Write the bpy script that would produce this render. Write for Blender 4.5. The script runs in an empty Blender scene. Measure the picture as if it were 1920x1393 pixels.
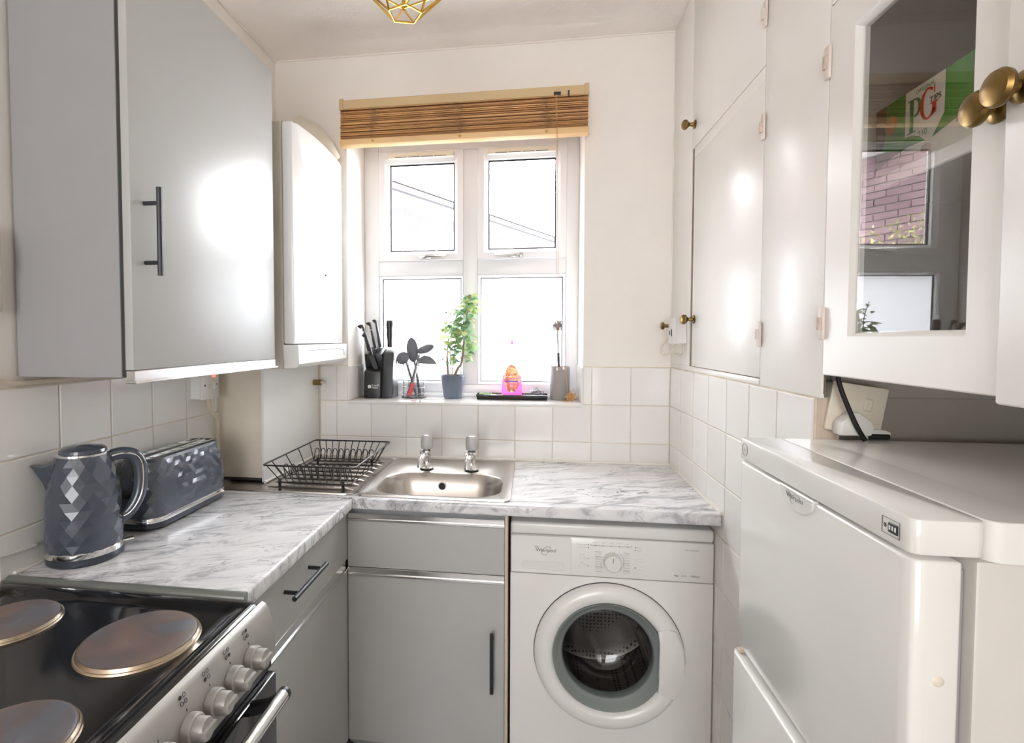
import bpy, bmesh, math, random
from math import pi, sin, cos, radians as rad
from mathutils import Matrix, Vector
random.seed(7)
SC = bpy.context.scene
COL = SC.collection

# ------------------------------------------------------------------ camera, world, lights, exposure
cam_d = bpy.data.cameras.new('camera'); cam = bpy.data.objects.new('camera', cam_d); COL.objects.link(cam)
yaw, pitch, roll = 0.140572, 0.035881, -0.001261
cam.location = (0.0637, -2.1364, 1.3947)
cam.rotation_euler = (pi/2 - pitch, 0, yaw)
cam_d.sensor_width = 36; cam_d.sensor_fit = 'HORIZONTAL'
cam_d.lens = 992.229/1920*36
cam_d.shift_x = 104.45/1920; cam_d.shift_y = -27.49/1920
cam_d.clip_start = 0.02; cam_d.clip_end = 200
SC.camera = cam

W = bpy.data.worlds.new('overcast_sky'); SC.world = W; W.use_nodes = True
bg = W.node_tree.nodes['Background']
bg.inputs[0].default_value = (0.96, 0.98, 1.0, 1); bg.inputs[1].default_value = 15.0

def area(name, loc, rot, sx, sy, power, col):
    l = bpy.data.lights.new(name, 'AREA'); l.shape = 'RECTANGLE'; l.size = sx; l.size_y = sy
    l.energy = power; l.color = col
    o = bpy.data.objects.new(name, l); o.location = loc; o.rotation_euler = rot; COL.objects.link(o); return o
# daylight from the window in the end of the room behind the camera
area('rear_window_light', (-0.25, -5.1, 1.45), (pi/2, 0, 0), 1.4, 1.9, 28, (0.96, 0.98, 1.0))

SC.view_settings.view_transform = 'Standard'; SC.view_settings.look = 'None'
SC.view_settings.exposure = 1.3; SC.view_settings.gamma = 1.0
SC.view_settings.use_curve_mapping = False
try:
    SC.cycles.max_bounces = 14; SC.cycles.diffuse_bounces = 8; SC.cycles.glossy_bounces = 6
    SC.cycles.transmission_bounces = 10; SC.cycles.transparent_max_bounces = 16
    SC.cycles.use_denoising = True; SC.cycles.sample_clamp_indirect = 6.0
    SC.cycles.caustics_reflective = False; SC.cycles.caustics_refractive = False
except Exception: pass

# ------------------------------------------------------------------ material helpers
def lin(c):
    return tuple((v/12.92 if v <= .04045 else ((v+.055)/1.055)**2.4) for v in [x/255 for x in c])
def newmat(name):
    m = bpy.data.materials.new(name); m.use_nodes = True
    nt = m.node_tree; return m, nt, nt.nodes['Principled BSDF']
def N(nt, t, **k):
    n = nt.nodes.new(t)
    for a, v in k.items(): setattr(n, a, v)
    return n
def coords(nt, scale=(1,1,1), rot=(0,0,0), out='Object'):
    tc = N(nt, 'ShaderNodeTexCoord'); mp = N(nt, 'ShaderNodeMapping')
    mp.inputs['Scale'].default_value = scale; mp.inputs['Rotation'].default_value = rot
    nt.links.new(tc.outputs[out], mp.inputs['Vector']); return mp.outputs['Vector']
def noise(nt, vec, scale, detail=4, dist=0, rough=.5):
    n = N(nt, 'ShaderNodeTexNoise'); n.inputs['Scale'].default_value = scale; n.inputs['Detail'].default_value = detail
    n.inputs['Distortion'].default_value = dist; n.inputs['Roughness'].default_value = rough
    nt.links.new(vec, n.inputs['Vector']); return n.outputs['Fac']
def ramp(nt, fac, stops):
    r = N(nt, 'ShaderNodeValToRGB'); e = r.color_ramp.elements
    while len(e) < len(stops): e.new(.5)
    for i, (p, c) in enumerate(stops):
        e[i].position = p; e[i].color = (c[0], c[1], c[2], 1) if hasattr(c, '__len__') else (c, c, c, 1)
    nt.links.new(fac, r.inputs['Fac']); return r.outputs['Color']
def mix(nt, fac, a, b, mode='MIX'):
    n = N(nt, 'ShaderNodeMix', data_type='RGBA', blend_type=mode)
    for sock, v in ((n.inputs['Factor'], fac), (n.inputs[6], a), (n.inputs[7], b)):
        if isinstance(v, (int, float)): sock.default_value = v
        elif isinstance(v, tuple): sock.default_value = (*v[:3], 1)
        else: nt.links.new(v, sock)
    return n.outputs[2]
def bump(nt, b, h, strength=.2, dist=.002):
    n = N(nt, 'ShaderNodeBump'); n.inputs['Strength'].default_value = strength; n.inputs['Distance'].default_value = dist
    nt.links.new(h, n.inputs['Height']); nt.links.new(n.outputs['Normal'], b.inputs['Normal'])
def M(name, col, rough=.5, metal=0, var=.04, vscale=8, bmp=None, coat=0, spec=None, rvar=0, stretch=(1,1,1)):
    """plain painted / plastic / metal surface with slight procedural variation and fine relief"""
    m, nt, b = newmat(name); c = lin(col); v = coords(nt, stretch)
    f = noise(nt, v, vscale, 5)
    lo = tuple(x*(1-var) for x in c); hi = tuple(min(1, x*(1+var)) for x in c)
    nt.links.new(ramp(nt, f, [(.3, lo), (.7, hi)]), b.inputs['Base Color'])
    b.inputs['Roughness'].default_value = rough; b.inputs['Metallic'].default_value = metal
    if coat: b.inputs['Coat Weight'].default_value = coat; b.inputs['Coat Roughness'].default_value = .06
    if spec is not None: b.inputs['Specular IOR Level'].default_value = spec
    if rvar:
        r = N(nt, 'ShaderNodeMapRange'); r.inputs['To Min'].default_value = rough-rvar; r.inputs['To Max'].default_value = rough+rvar
        nt.links.new(noise(nt, v, vscale*2, 4), r.inputs['Value']); nt.links.new(r.outputs[0], b.inputs['Roughness'])
    if bmp: bump(nt, b, noise(nt, v, bmp[0], 6, bmp[2] if len(bmp) > 2 else 0), bmp[1])
    return m

MT = {}
MT['wall'] = M('wall_paint', (237,232,226), .55, bmp=(30,.12), var=.015)
MT['ceiling'] = M('ceiling_artex', (244,239,235), .7, bmp=(26,.85,2.5), var=.02)
MT['gloss'] = M('gloss_board_paint', (239,236,232), .3, bmp=(60,.12,0), var=.015, stretch=(1,1,.25))
MT['gloss_edge'] = M('aged_paint', (205,190,172), .5, var=.15, vscale=40)
MT['crevice'] = M('shaded_crevice', (118,102,90), .8, var=.2, vscale=20)  # brown backing behind the boards, seam shade put into its colour
MT['rawwood'] = M('bare_jamb', (205,190,175), .6, var=.18, vscale=14, stretch=(6,6,.6))
MT['grout'] = M('grout', (214,202,184), .85, var=.12, vscale=30)
MT['floor'] = M('floor_vinyl', (160,156,152), .5, var=.1)
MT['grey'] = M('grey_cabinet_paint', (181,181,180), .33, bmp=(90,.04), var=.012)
MT['greyside'] = M('grey_cabinet_shaded', (156,156,158), .42, bmp=(90,.04), var=.012)  # same grey paint, darkened to stand for weaker light on the sides
MT['greyin'] = M('cabinet_gap_dark', (60,60,60), .7)
MT['cream_edge'] = M('chipboard_edge', (202,190,176), .5, var=.1)
MT['chrome'] = M('chrome', (235,235,235), .09, 1, var=.01)
MT['alu'] = M('polished_aluminium_strip', (225,225,225), .18, 1, var=.02)
MT['steel'] = M('brushed_sink_steel', (196,190,184), .27, 1, var=.03, bmp=(240,.03), stretch=(.15,1,1))
MT['nickel'] = M('satin_silver_panel', (164,162,157), .38, .3, var=.01)
MT['endstrip'] = M('grey_end_strip', (132,136,134), .3, .5)
MT['black'] = M('black_satin', (22,22,24), .35)
MT['blackgloss'] = M('black_enamel', (12,12,14), .12, var=.1, coat=.3)
MT['charcoal'] = M('charcoal_plastic', (46,48,52), .42, var=.06)
MT['bluegrey'] = M('blue_grey_gloss_plastic', (66,74,86), .2, var=.03, coat=.5)
MT['bluegrey_dk'] = M('blue_grey_dark_trim', (50,56,66), .3)
MT['white'] = M('white_appliance_enamel', (232,231,229), .24, var=.008, coat=.25)
MT['whitepl'] = M('white_plastic', (228,227,224), .35, var=.01)
MT['whiteold'] = M('yellowed_white_plastic', (222,214,198), .4, var=.06)
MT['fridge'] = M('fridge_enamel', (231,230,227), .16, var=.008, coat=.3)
MT['fridge_side'] = M('fridge_side_shaded', (207,203,198), .35, var=.015)  # off-white side, darkened so the colour carries its shade
MT['gasket'] = M('fridge_gasket', (150,148,150), .5)
MT['upvc'] = M('white_upvc', (236,236,238), .28, var=.006)
MT['upvc_vent'] = M('cream_vent_plastic', (238,230,212), .4)
MT['brass'] = M('aged_brass', (126,102,60), .32, 1, var=.25, vscale=30)
MT['gold'] = M('gold_wire', (214,170,70), .25, 1, var=.03)
MT['hinge'] = M('painted_hinge', (222,210,202), .45, var=.06)
MT['rust'] = M('rusty_knuckle', (200,180,166), .6, var=.3, vscale=60)
MT['plate'] = M('seared_iron_plate', (118,104,100), .4, .35, var=.28, vscale=7, rvar=.1)
MT['plate_rim'] = M('burnt_steel_rim', (196,180,158), .25, 1, var=.2, vscale=14)
MT['dark_text'] = M('dark_print', (48,48,56), .5)
MT['pale_text'] = M('pale_print', (132,132,136), .5)
MT['white_text'] = M('white_print', (230,230,230), .5)
MT['red'] = M('red_plastic', (214,50,60), .35)
MT['recess'] = M('shaded_grip_plastic', (196,196,198), .4)
MT['bezel'] = M('grey_green_bezel', (132,139,137), .25)
MT['utensil'] = M('grey_nylon', (96,97,102), .45)
MT['wire'] = M('silver_wire', (150,150,152), .25, 1)
MT['potgrey'] = M('slate_plant_pot', (88,98,112), .5)
MT['cupgrey'] = M('grey_cup', (138,136,136), .5)
MT['stem'] = M('woody_stem', (150,128,110), .7, var=.2, vscale=40)
MT['tan'] = M('tan_cord', (196,150,95), .7, var=.15, vscale=50)
MT['sponge_y'] = M('sponge_yellow', (225,205,110), .9, bmp=(200,.6))
MT['sponge_g'] = M('sponge_green', (90,120,60), .95, bmp=(200,.6))
MT['cordbeige'] = M('beige_cable', (205,192,172), .5)
MT['ladder'] = M('grey_ladder_cord', (140,118,92), .8)
MT['railwood'] = M('pale_wood_rail', (222,184,134), .45, var=.06, vscale=10, stretch=(.3,4,4))
MT['headrail'] = M('beige_headrail', (200,174,132), .4, var=.02)
MT['rubber'] = M('black_rubber', (20,20,20), .7)
MT['sealant'] = M('sealant', (232,228,220), .5, var=.06)
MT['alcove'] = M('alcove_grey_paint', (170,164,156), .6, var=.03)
MT['cabinside'] = M('cabinet_interior_paint', (196,190,182), .6, var=.03)
MT['green'] = M('carton_green', (64,140,50), .4, var=.25, vscale=6)
MT['carton'] = M('carton_white', (232,226,216), .45, var=.01)
MT['pgreen'] = M('print_green', (40,130,60), .4)
MT['pred'] = M('print_red', (205,35,38), .4)
MT['pbrown'] = M('print_brown', (90,66,40), .5, var=.25, vscale=20)
MT['porange'] = M('print_orange', (210,130,50), .4)
MT['ceil_crack'] = M('crack_shadow', (178,168,160), .8)
MT['roof'] = M('roof_tile', (58,52,56), .8, var=.1)
MT['gutter'] = M('dark_gutter', (44,44,48), .6)
MT['farpane'] = M('dark_far_window', (40,42,48), .15)
MT['render'] = M('eave_board', (225,225,225), .7)
MT['mortar'] = M('mortar', (92,86,88), .9)
MT['paving'] = M('grey_paving', (128,128,128), .9)

def special():
    # glossy ceramic tiles, each a touch different
    m, nt, b = newmat('white_glazed_tile'); oi = N(nt, 'ShaderNodeObjectInfo')
    nt.links.new(ramp(nt, oi.outputs['Random'], [(0, lin((230,228,225))), (1, lin((239,237,234)))]), b.inputs['Base Color'])
    b.inputs['Roughness'].default_value = .1
    bump(nt, b, noise(nt, coords(nt), 7, 2), .08); MT['tile'] = m
    # marble laminate
    m, nt, b = newmat('marble_laminate')
    v0 = coords(nt, (1,1,1), (0, 0, rad(-24)))
    vm = N(nt, 'ShaderNodeVectorMath', operation='MULTIPLY'); vm.inputs[1].default_value = (1.6, 5.2, 3.0); nt.links.new(v0, vm.inputs[0]); v = vm.outputs[0]
    f = noise(nt, v, 3.6, 10, 1.1, .66)
    base = ramp(nt, f, [(.28, (.26,.26,.29)), (.40, (.50,.50,.53)), (.49, (.74,.74,.76)), (.66, (.86,.86,.87))])
    def vein(scale, dist, width, seed, depth):
        mp = N(nt, 'ShaderNodeVectorMath', operation='ADD'); mp.inputs[1].default_value = (seed, seed*.7, seed*.3)
        nt.links.new(v, mp.inputs[0])
        n = noise(nt, mp.outputs[0], scale, 8, dist, .55)
        s = N(nt, 'ShaderNodeMath', operation='SUBTRACT'); s.inputs[1].default_value = .5; nt.links.new(n, s.inputs[0])
        a = N(nt, 'ShaderNodeMath', operation='ABSOLUTE'); nt.links.new(s.outputs[0], a.inputs[0])
        line = ramp(nt, a.outputs[0], [(0, 1), (width, 0)])
        msk = ramp(nt, noise(nt, mp.outputs[0], scale*.9, 3), [(.46, 0), (.62, depth)])
        return mix(nt, 1.0, line, msk, 'MULTIPLY')
    c1 = mix(nt, vein(1.5, .9, .010, 3.1, .95), base, (.13,.13,.15))
    c2 = mix(nt, vein(3.1, .8, .012, 9.4, .85), c1, (.2,.2,.23))
    nt.links.new(c2, b.inputs['Base Color']); b.inputs['Roughness'].default_value = .2; MT['marble'] = m
    # bamboo slats
    m, nt, b = newmat('bamboo_slat'); oi = N(nt, 'ShaderNodeObjectInfo')
    c = ramp(nt, oi.outputs['Random'], [(0, lin((158,108,62))), (.5, lin((190,138,82))), (1, lin((216,166,106)))])
    g = ramp(nt, noise(nt, coords(nt, (.6, 8, 8)), 16, 5), [(.3, .78), (.7, 1.08)])
    nt.links.new(mix(nt, 1.0, c, g, 'MULTIPLY'), b.inputs['Base Color']); b.inputs['Roughness'].default_value = .45
    MT['bamboo'] = m
    # clear thin glass and frosted glass
    def thin(name, tint, extra):
        m = bpy.data.materials.new(name); m.use_nodes = True; nt = m.node_tree; nt.nodes.clear()
        o = N(nt, 'ShaderNodeOutputMaterial'); t = N(nt, 'ShaderNodeBsdfTransparent'); t.inputs[0].default_value = (*tint, 1)
        g = N(nt, 'ShaderNodeBsdfGlossy'); g.inputs['Roughness'].default_value = .0
        fr = N(nt, 'ShaderNodeFresnel'); fr.inputs[0].default_value = 1.5
        mu = N(nt, 'ShaderNodeMath', operation='MULTIPLY'); mu.inputs[1].default_value = extra
        mu.use_clamp = True
        ge = N(nt, 'ShaderNodeNewGeometry'); fb_ = N(nt, 'ShaderNodeMath', operation='SUBTRACT'); fb_.inputs[0].default_value = 1
        nt.links.new(ge.outputs['Backfacing'], fb_.inputs[1]); m2 = N(nt, 'ShaderNodeMath', operation='MULTIPLY')
        x = N(nt, 'ShaderNodeMixShader'); nt.links.new(fr.outputs[0], mu.inputs[0]); nt.links.new(mu.outputs[0], m2.inputs[0]); nt.links.new(fb_.outputs[0], m2.inputs[1]); nt.links.new(m2.outputs[0], x.inputs[0])
        nt.links.new(t.outputs[0], x.inputs[1]); nt.links.new(g.outputs[0], x.inputs[2]); nt.links.new(x.outputs[0], o.inputs[0])
        return m
    MT['glass'] = thin('clear_glass', (.98,.985,.985), 1.7)
    MT['cabglass'] = thin('old_cabinet_glass', (.96,.965,.965), 1.8)
    MT['doorglass'] = thin('washer_door_glass', (.78,.80,.80), 1.8)
    MT['clearpl'] = thin('clear_plastic', (.97,.96,.965), 1.7)
    m = bpy.data.materials.new('frosted_glass'); m.use_nodes = True; nt = m.node_tree; nt.nodes.clear()
    o = N(nt, 'ShaderNodeOutputMaterial'); t = N(nt, 'ShaderNodeBsdfTranslucent'); t.inputs[0].default_value = (.93,.95,.97,1)
    g = N(nt, 'ShaderNodeBsdfGlossy'); g.inputs['Roughness'].default_value = .15; x = N(nt, 'ShaderNodeMixShader'); x.inputs[0].default_value = .05
    nt.links.new(t.outputs[0], x.inputs[1]); nt.links.new(g.outputs[0], x.inputs[2]); nt.links.new(x.outputs[0], o.inputs[0]); MT['frost'] = m
    # acrylic tap heads
    m, nt, b = newmat('ribbed_acrylic'); b.inputs['Base Color'].default_value = (.8,.8,.8,1); b.inputs['Roughness'].default_value = .12
    b.inputs['Transmission Weight'].default_value = .6; MT['acrylic'] = m
    # pink soap
    m, nt, b = newmat('pink_liquid'); b.inputs['Base Color'].default_value = (*lin((255,150,222)), 1); b.inputs['Roughness'].default_value = .15
    tr = N(nt, 'ShaderNodeBsdfTranslucent'); tr.inputs[0].default_value = (*lin((255,176,230)), 1); x = N(nt, 'ShaderNodeMixShader'); x.inputs[0].default_value = .6
    nt.links.new(b.outputs[0], x.inputs[1]); nt.links.new(tr.outputs[0], x.inputs[2]); nt.links.new(x.outputs[0], nt.nodes['Material Output'].inputs[0]); MT['pink'] = m
    # bottle label print : orange to yellow to pink with fruit blots
    m, nt, b = newmat('fruit_label_print'); v = coords(nt)
    sp = N(nt, 'ShaderNodeSeparateXYZ'); nt.links.new(v, sp.inputs[0])
    mr = N(nt, 'ShaderNodeMapRange'); mr.inputs['From Min'].default_value = .02; mr.inputs['From Max'].default_value = .15; nt.links.new(sp.outputs['Z'], mr.inputs['Value'])
    c = ramp(nt, mr.outputs[0], [(.10, lin((150,110,70))), (.2, lin((235,100,90))), (.45, lin((245,130,160))), (.6, lin((250,200,140))), (.75, lin((250,180,80))), (.95, lin((226,80,50)))])
    bl = ramp(nt, noise(nt, v, 60, 3), [(.45, 0), (.6, 1)])
    nt.links.new(mix(nt, bl, c, lin((255,226,180))), b.inputs['Base Color']); b.inputs['Roughness'].default_value = .3; MT['label'] = m
    # leaves
    m, nt, b = newmat('variegated_leaf'); oi = N(nt, 'ShaderNodeObjectInfo')
    c = ramp(nt, oi.outputs['Random'], [(0, lin((96,134,104))), (.4, lin((134,168,124))), (.8, lin((182,198,140))), (1, lin((214,216,156)))])
    nt.links.new(c, b.inputs['Base Color']); b.inputs['Roughness'].default_value = .5
    tr = N(nt, 'ShaderNodeBsdfTranslucent'); nt.links.new(c, tr.inputs[0]); x = N(nt, 'ShaderNodeMixShader'); x.inputs[0].default_value = .4
    nt.links.new(b.outputs[0], x.inputs[1]); nt.links.new(tr.outputs[0], x.inputs[2])
    nt.links.new(x.outputs[0], nt.nodes['Material Output'].inputs[0]); MT['leaf'] = m
    m, nt, b = newmat('garden_leaf'); oi = N(nt, 'ShaderNodeTexCoord')
    c = ramp(nt, noise(nt, oi.outputs['Object'], 4, 3), [(.3, lin((96,108,52))), (.6, lin((150,150,86))), (.8, lin((180,174,112)))])
    nt.links.new(c, b.inputs['Base Color']); MT['gleaf'] = m
    # drum steel with punched holes
    m, nt, b = newmat('punched_drum_steel'); v = coords(nt, (1,1,1))
    vo = N(nt, 'ShaderNodeTexVoronoi'); vo.inputs['Scale'].default_value = 75; vo.inputs['Randomness'].default_value = .15; nt.links.new(v, vo.inputs['Vector'])
    nt.links.new(ramp(nt, vo.outputs['Distance'], [(.28, (.01,.01,.01)), (.36, (.24,.21,.19))]), b.inputs['Base Color'])
    b.inputs['Metallic'].default_value = .9; b.inputs['Roughness'].default_value = .3; MT['drum'] = m
    m, nt, b = newmat('neon_lens'); b.inputs['Base Color'].default_value = (.8,.05,.03,1); b.inputs['Emission Color'].default_value = (1,.08,.04,1)
    b.inputs['Emission Strength'].default_value = 1.6; MT['neon'] = m
    m, nt, b = newmat('house_brick'); v = coords(nt)
    nt.links.new(ramp(nt, noise(nt, v, 3, 4), [(.3, lin((88,70,76))), (.7, lin((122,98,104)))]), b.inputs['Base Color']); b.inputs['Roughness'].default_value = .9; MT['brick'] = m
    m, nt, b = newmat('mottled_iron_plate'); v = coords(nt)
    f = noise(nt, v, 11, 4, .6)
    nt.links.new(ramp(nt, f, [(.35, lin((124,104,98))), (.52, lin((112,100,98))), (.66, lin((108,110,118)))]), b.inputs['Base Color'])
    b.inputs['Metallic'].default_value = .3; b.inputs['Roughness'].default_value = .42; MT['plate'] = m
    # steel wool
    MT['wool'] = M('steel_wool', (140,136,140), .3, .9)
special()

# ------------------------------------------------------------------ mesh helpers
ORG = {}
def setp(o, label=None, cat=None, group=None, kind=None):
    for k, v in (('label', label), ('category', cat), ('group', group), ('kind', kind)):
        if v: o[k] = v
    return o
def thing(name, label, cat, loc=(0,0,0), rotz=0, group=None, local=False):
    o = bpy.data.objects.new(name, None); COL.objects.link(o); o.empty_display_size = .05
    o.location = loc; o.rotation_euler = (0, 0, rotz); ORG[o.name] = Vector((0,0,0)) if local else Vector(loc)
    return setp(o, label, cat, group)
def obj(name, bm, mat, parent=None, sharp=35, smooth=True, recalc=True, **props):
    if recalc: bmesh.ops.recalc_face_normals(bm, faces=bm.faces)
    org = ORG.get(parent.name, Vector((0,0,0))) if parent else Vector((0,0,0))
    if org.length: bmesh.ops.translate(bm, verts=bm.verts, vec=-org)
    me = bpy.data.meshes.new(name); bm.to_mesh(me); bm.free()
    for m in (mat if isinstance(mat, (list, tuple)) else [mat]): me.materials.append(MT[m])
    if smooth and len(me.polygons):
        me.polygons.foreach_set('use_smooth', [True]*len(me.polygons)); me.set_sharp_from_angle(angle=rad(sharp))
    o = bpy.data.objects.new(name, me); COL.objects.link(o)
    if parent: o.parent = parent
    ORG[o.name] = org
    return setp(o, **props)
def share(src, name, loc, rot=None, parent=None, scale=None):
    o = src.copy(); o.name = name; COL.objects.link(o); o.location = loc
    if rot is not None: o.rotation_euler = rot
    if scale is not None: o.scale = scale
    if parent is not None: o.parent = parent
    return o
def B(): return bmesh.new()
def box(bm, x0, x1, y0, y1, z0, z1, bev=0, seg=1, mi=0):
    r = bmesh.ops.create_cube(bm, size=1); vs = r['verts']
    for v in vs: v.co = Vector((x0+(x1-x0)*(v.co.x+.5), y0+(y1-y0)*(v.co.y+.5), z0+(z1-z0)*(v.co.z+.5)))
    fs = {f for v in vs for f in v.link_faces}
    for f in fs: f.material_index = mi
    if bev:
        es = {e for v in vs for e in v.link_edges}
        bmesh.ops.bevel(bm, geom=list(es), offset=bev, segments=seg, profile=.5, affect='EDGES', clamp_overlap=True)
    return bm
def frame_of(d):
    d = d.normalized(); a = Vector((0,0,1)) if abs(d.z) < .9 else Vector((1,0,0))
    x = a.cross(d).normalized(); return x, d.cross(x)
def tube(bm, pts, r, n=6, closed=False, flat=1.0, caps=True):
    P = [Vector(p) for p in pts]; rings = []; L = len(P)
    rr = r if hasattr(r, '__len__') else [r]*L
    px = None
    for i, p in enumerate(P):
        d = (P[(i+1) % L]-P[i-1]) if (closed or 0 < i < L-1) else (P[1]-P[0] if i == 0 else P[-1]-P[-2])
        if d.length < 1e-9: d = Vector((0,0,1))
        d.normalize()
        if px is None: x, y = frame_of(d)
        else:
            x = (px-d*px.dot(d)); x = x.normalized() if x.length > 1e-6 else frame_of(d)[0]; y = d.cross(x)
        px = x
        rings.append([bm.verts.new(p+x*cos(2*pi*k/n)*rr[i]+y*sin(2*pi*k/n)*rr[i]*flat) for k in range(n)])
    for i in range(L if closed else L-1):
        a, b = rings[i], rings[(i+1) % L]
        for k in range(n): bm.faces.new((a[k], a[(k+1) % n], b[(k+1) % n], b[k]))
    if caps and not closed: bm.faces.new(rings[0][::-1]); bm.faces.new(rings[-1])
    return bm
def lathe(bm, prof, c=(0,0,0), axis='z', n=40, sx=1, sy=1, cap=True):
    """prof: list of (r, h) along the axis"""
    c = Vector(c); rings = []
    def put(a, b, h):
        return c+{'z': Vector((a,b,h)), 'y': Vector((a,h,b)), 'x': Vector((h,a,b))}[axis]
    for r, h in prof:
        if r < 1e-6: rings.append([bm.verts.new(put(0,0,h))])
        else: rings.append([bm.verts.new(put(cos(2*pi*k/n)*r*sx, sin(2*pi*k/n)*r*sy, h)) for k in range(n)])
    for a, b in zip(rings, rings[1:]):
        if len(a) == 1 and len(b) == 1: continue
        for k in range(n):
            j = (k+1) % n
            if len(a) == 1: bm.faces.new((a[0], b[k], b[j]))
            elif len(b) == 1: bm.faces.new((a[k], a[j], b[0]))
            else: bm.faces.new((a[k], a[j], b[j], b[k]))
    if cap:
        for r in (rings[0], rings[-1]):
            if len(r) > 2: bm.faces.new(r)
    return bm
def cyl(bm, p0, p1, r0, r1=None, n=16):
    return tube(bm, [p0, p1], [r0, r0 if r1 is None else r1], n)
def prism(bm, poly, h0, h1, axis='y', bev=0):
    """poly of 2D points extruded along axis; axis y -> (x,z), x -> (y,z), z -> (x,y)"""
    def put(a, b, h): return {'y': (a,h,b), 'x': (h,a,b), 'z': (a,b,h)}[axis]
    A = [bm.verts.new(put(a,b,h0)) for a, b in poly]; C = [bm.verts.new(put(a,b,h1)) for a, b in poly]
    fs = [bm.faces.new(A[::-1]), bm.faces.new(C)]
    for i in range(len(poly)):
        j = (i+1) % len(poly); fs.append(bm.faces.new((A[i], A[j], C[j], C[i])))
    if bev:
        es = {e for f in fs for e in f.edges}
        bmesh.ops.bevel(bm, geom=list(es), offset=bev, segments=2, profile=.5, affect='EDGES', clamp_overlap=True)
    return bm
def rrect(x0, x1, y0, y1, r, n=6):
    out = []
    for cx, cy, a0 in ((x1-r, y1-r, 0), (x0+r, y1-r, pi/2), (x0+r, y0+r, pi), (x1-r, y0+r, 3*pi/2)):
        for k in range(n+1):
            a = a0+pi/2*k/n; out.append((cx+r*cos(a), cy+r*sin(a)))
    return out
def loft(bm, loops, cap0=False, cap1=False):
    R = [[bm.verts.new(p) for p in l] for l in loops]; n = len(R[0])
    for a, b in zip(R, R[1:]):
        for k in range(n): bm.faces.new((a[k], a[(k+1) % n], b[(k+1) % n], b[k]))
    if cap0: bm.faces.new(R[0][::-1])
    if cap1: bm.faces.new(R[-1])
    return bm
def ellipsoid(bm, c, rx, ry, rz, rot=None, u=14, v=9):
    r = bmesh.ops.create_uvsphere(bm, u_segments=u, v_segments=v, radius=1)
    m = Matrix.Translation(c) @ (rot.to_4x4() if rot else Matrix()) @ Matrix.Diagonal((rx, ry, rz, 1))
    bmesh.ops.transform(bm, matrix=m, verts=r['verts']); return bm
def text(name, s, mat, parent, origin, X, Y, width=None, height=None, align='LEFT', shear=0, depth=.0003, squash=1):
    cu = bpy.data.curves.new(name, 'FONT'); cu.body = s; cu.size = 1; cu.shear = shear; cu.extrude = 0
    t = bpy.data.objects.new(name, cu); COL.objects.link(t)
    dg = bpy.context.evaluated_depsgraph_get(); dg.update()
    me = bpy.data.meshes.new_from_object(t.evaluated_get(dg)); bpy.data.objects.remove(t); bpy.data.curves.remove(cu)
    xs = [v.co.x for v in me.vertices]; ys = [v.co.y for v in me.vertices]
    w, h = max(xs)-min(xs), max(ys)-min(ys)
    k = (width/w) if width else height/h
    ky = (height/h) if (width and height) else k*squash
    off = {'LEFT': min(xs), 'CENTER': (min(xs)+max(xs))/2}[align]
    X, Y = Vector(X).normalized(), Vector(Y).normalized(); Z = X.cross(Y); org = ORG[parent.name]; O = Vector(origin)
    for v in me.vertices:
        v.co = O+X*(v.co.x-off)*k+Y*(v.co.y-min(ys))*ky+Z*depth-org
    me.materials.append(MT[mat]); o = bpy.data.objects.new(name, me); COL.objects.link(o); o.parent = parent; ORG[o.name] = org
    return o

XL, XR, ZC = -1.004, .597, 2.5566
T = .15

# ------------------------------------------------------------------ room shell
fl = obj('floor', box(B(), -1.2, 1.25, -5.3, .01, -.05, 0), 'floor', kind='structure')
cl = obj('ceiling', box(B(), -1.2, 1.25, -5.3, .34, ZC, ZC+.08), 'ceiling', kind='structure')
wb = B()
box(wb, -1.2, -.699, .006, .33, 0, ZC); box(wb, .267, .75, .006, .33, 0, ZC)
box(wb, -.699, .267, .006, .33, 0, 1.118); box(wb, -.699, .267, .006, .33, 2.30, ZC)
wall_back = obj('wall_back', wb, 'wall', kind='structure')
wall_left = obj('wall_left', box(B(), -1.2, -1.010, -5.3, .006, 0, ZC), 'wall', kind='structure')
wr = B(); box(wr, .603, .75, -1.0, .006, 0, ZC)
wall_right = obj('wall_right', wr, 'wall', kind='structure')
wall_rear = obj('wall_rear', box(B(), -1.2, 1.25, -5.3, -5.2, 0, ZC), 'wall', kind='structure')
wall_alcove = obj('wall_alcove', box(B(), 1.08, 1.25, -5.2, .006, 0, ZC), 'alcove', kind='structure')
ab = B(); box(ab, .750, 1.08, -1.0, -.92, 0, ZC); box(ab, .603, .75, -1.006, -1.0, 0, 1.327)
obj('alcove_end', ab, 'alcove', wall_alcove)
obj('trim_rail', box(B(), .645, 1.08, -1.012, -1.0, 1.278, 1.327, .002), 'alcove', wall_alcove)
# jamb post at the end of the tiled wall
jp = obj('trim_1', box(B(), .6036, .645, -1.046, -1.0065, 0, 1.2825, .002), 'rawwood', kind='structure')
# ceiling crack
cr = B(); rnd = random.Random(3)
def crack(p, q, n=14, j=.006):
    pts = []
    for i in range(n+1):
        t = i/n; pts.append((p[0]+(q[0]-p[0])*t+rnd.uniform(-j,j), p[1]+(q[1]-p[1])*t+rnd.uniform(-j,j), ZC-.0002))
    tube(cr, pts, .0011, 4)
crack((-.93, -.42, 0), (-.05, -.72, 0)); crack((-.05,-.72,0), (.5,-.78,0))
obj('crack', cr, 'ceil_crack', cl)
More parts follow.
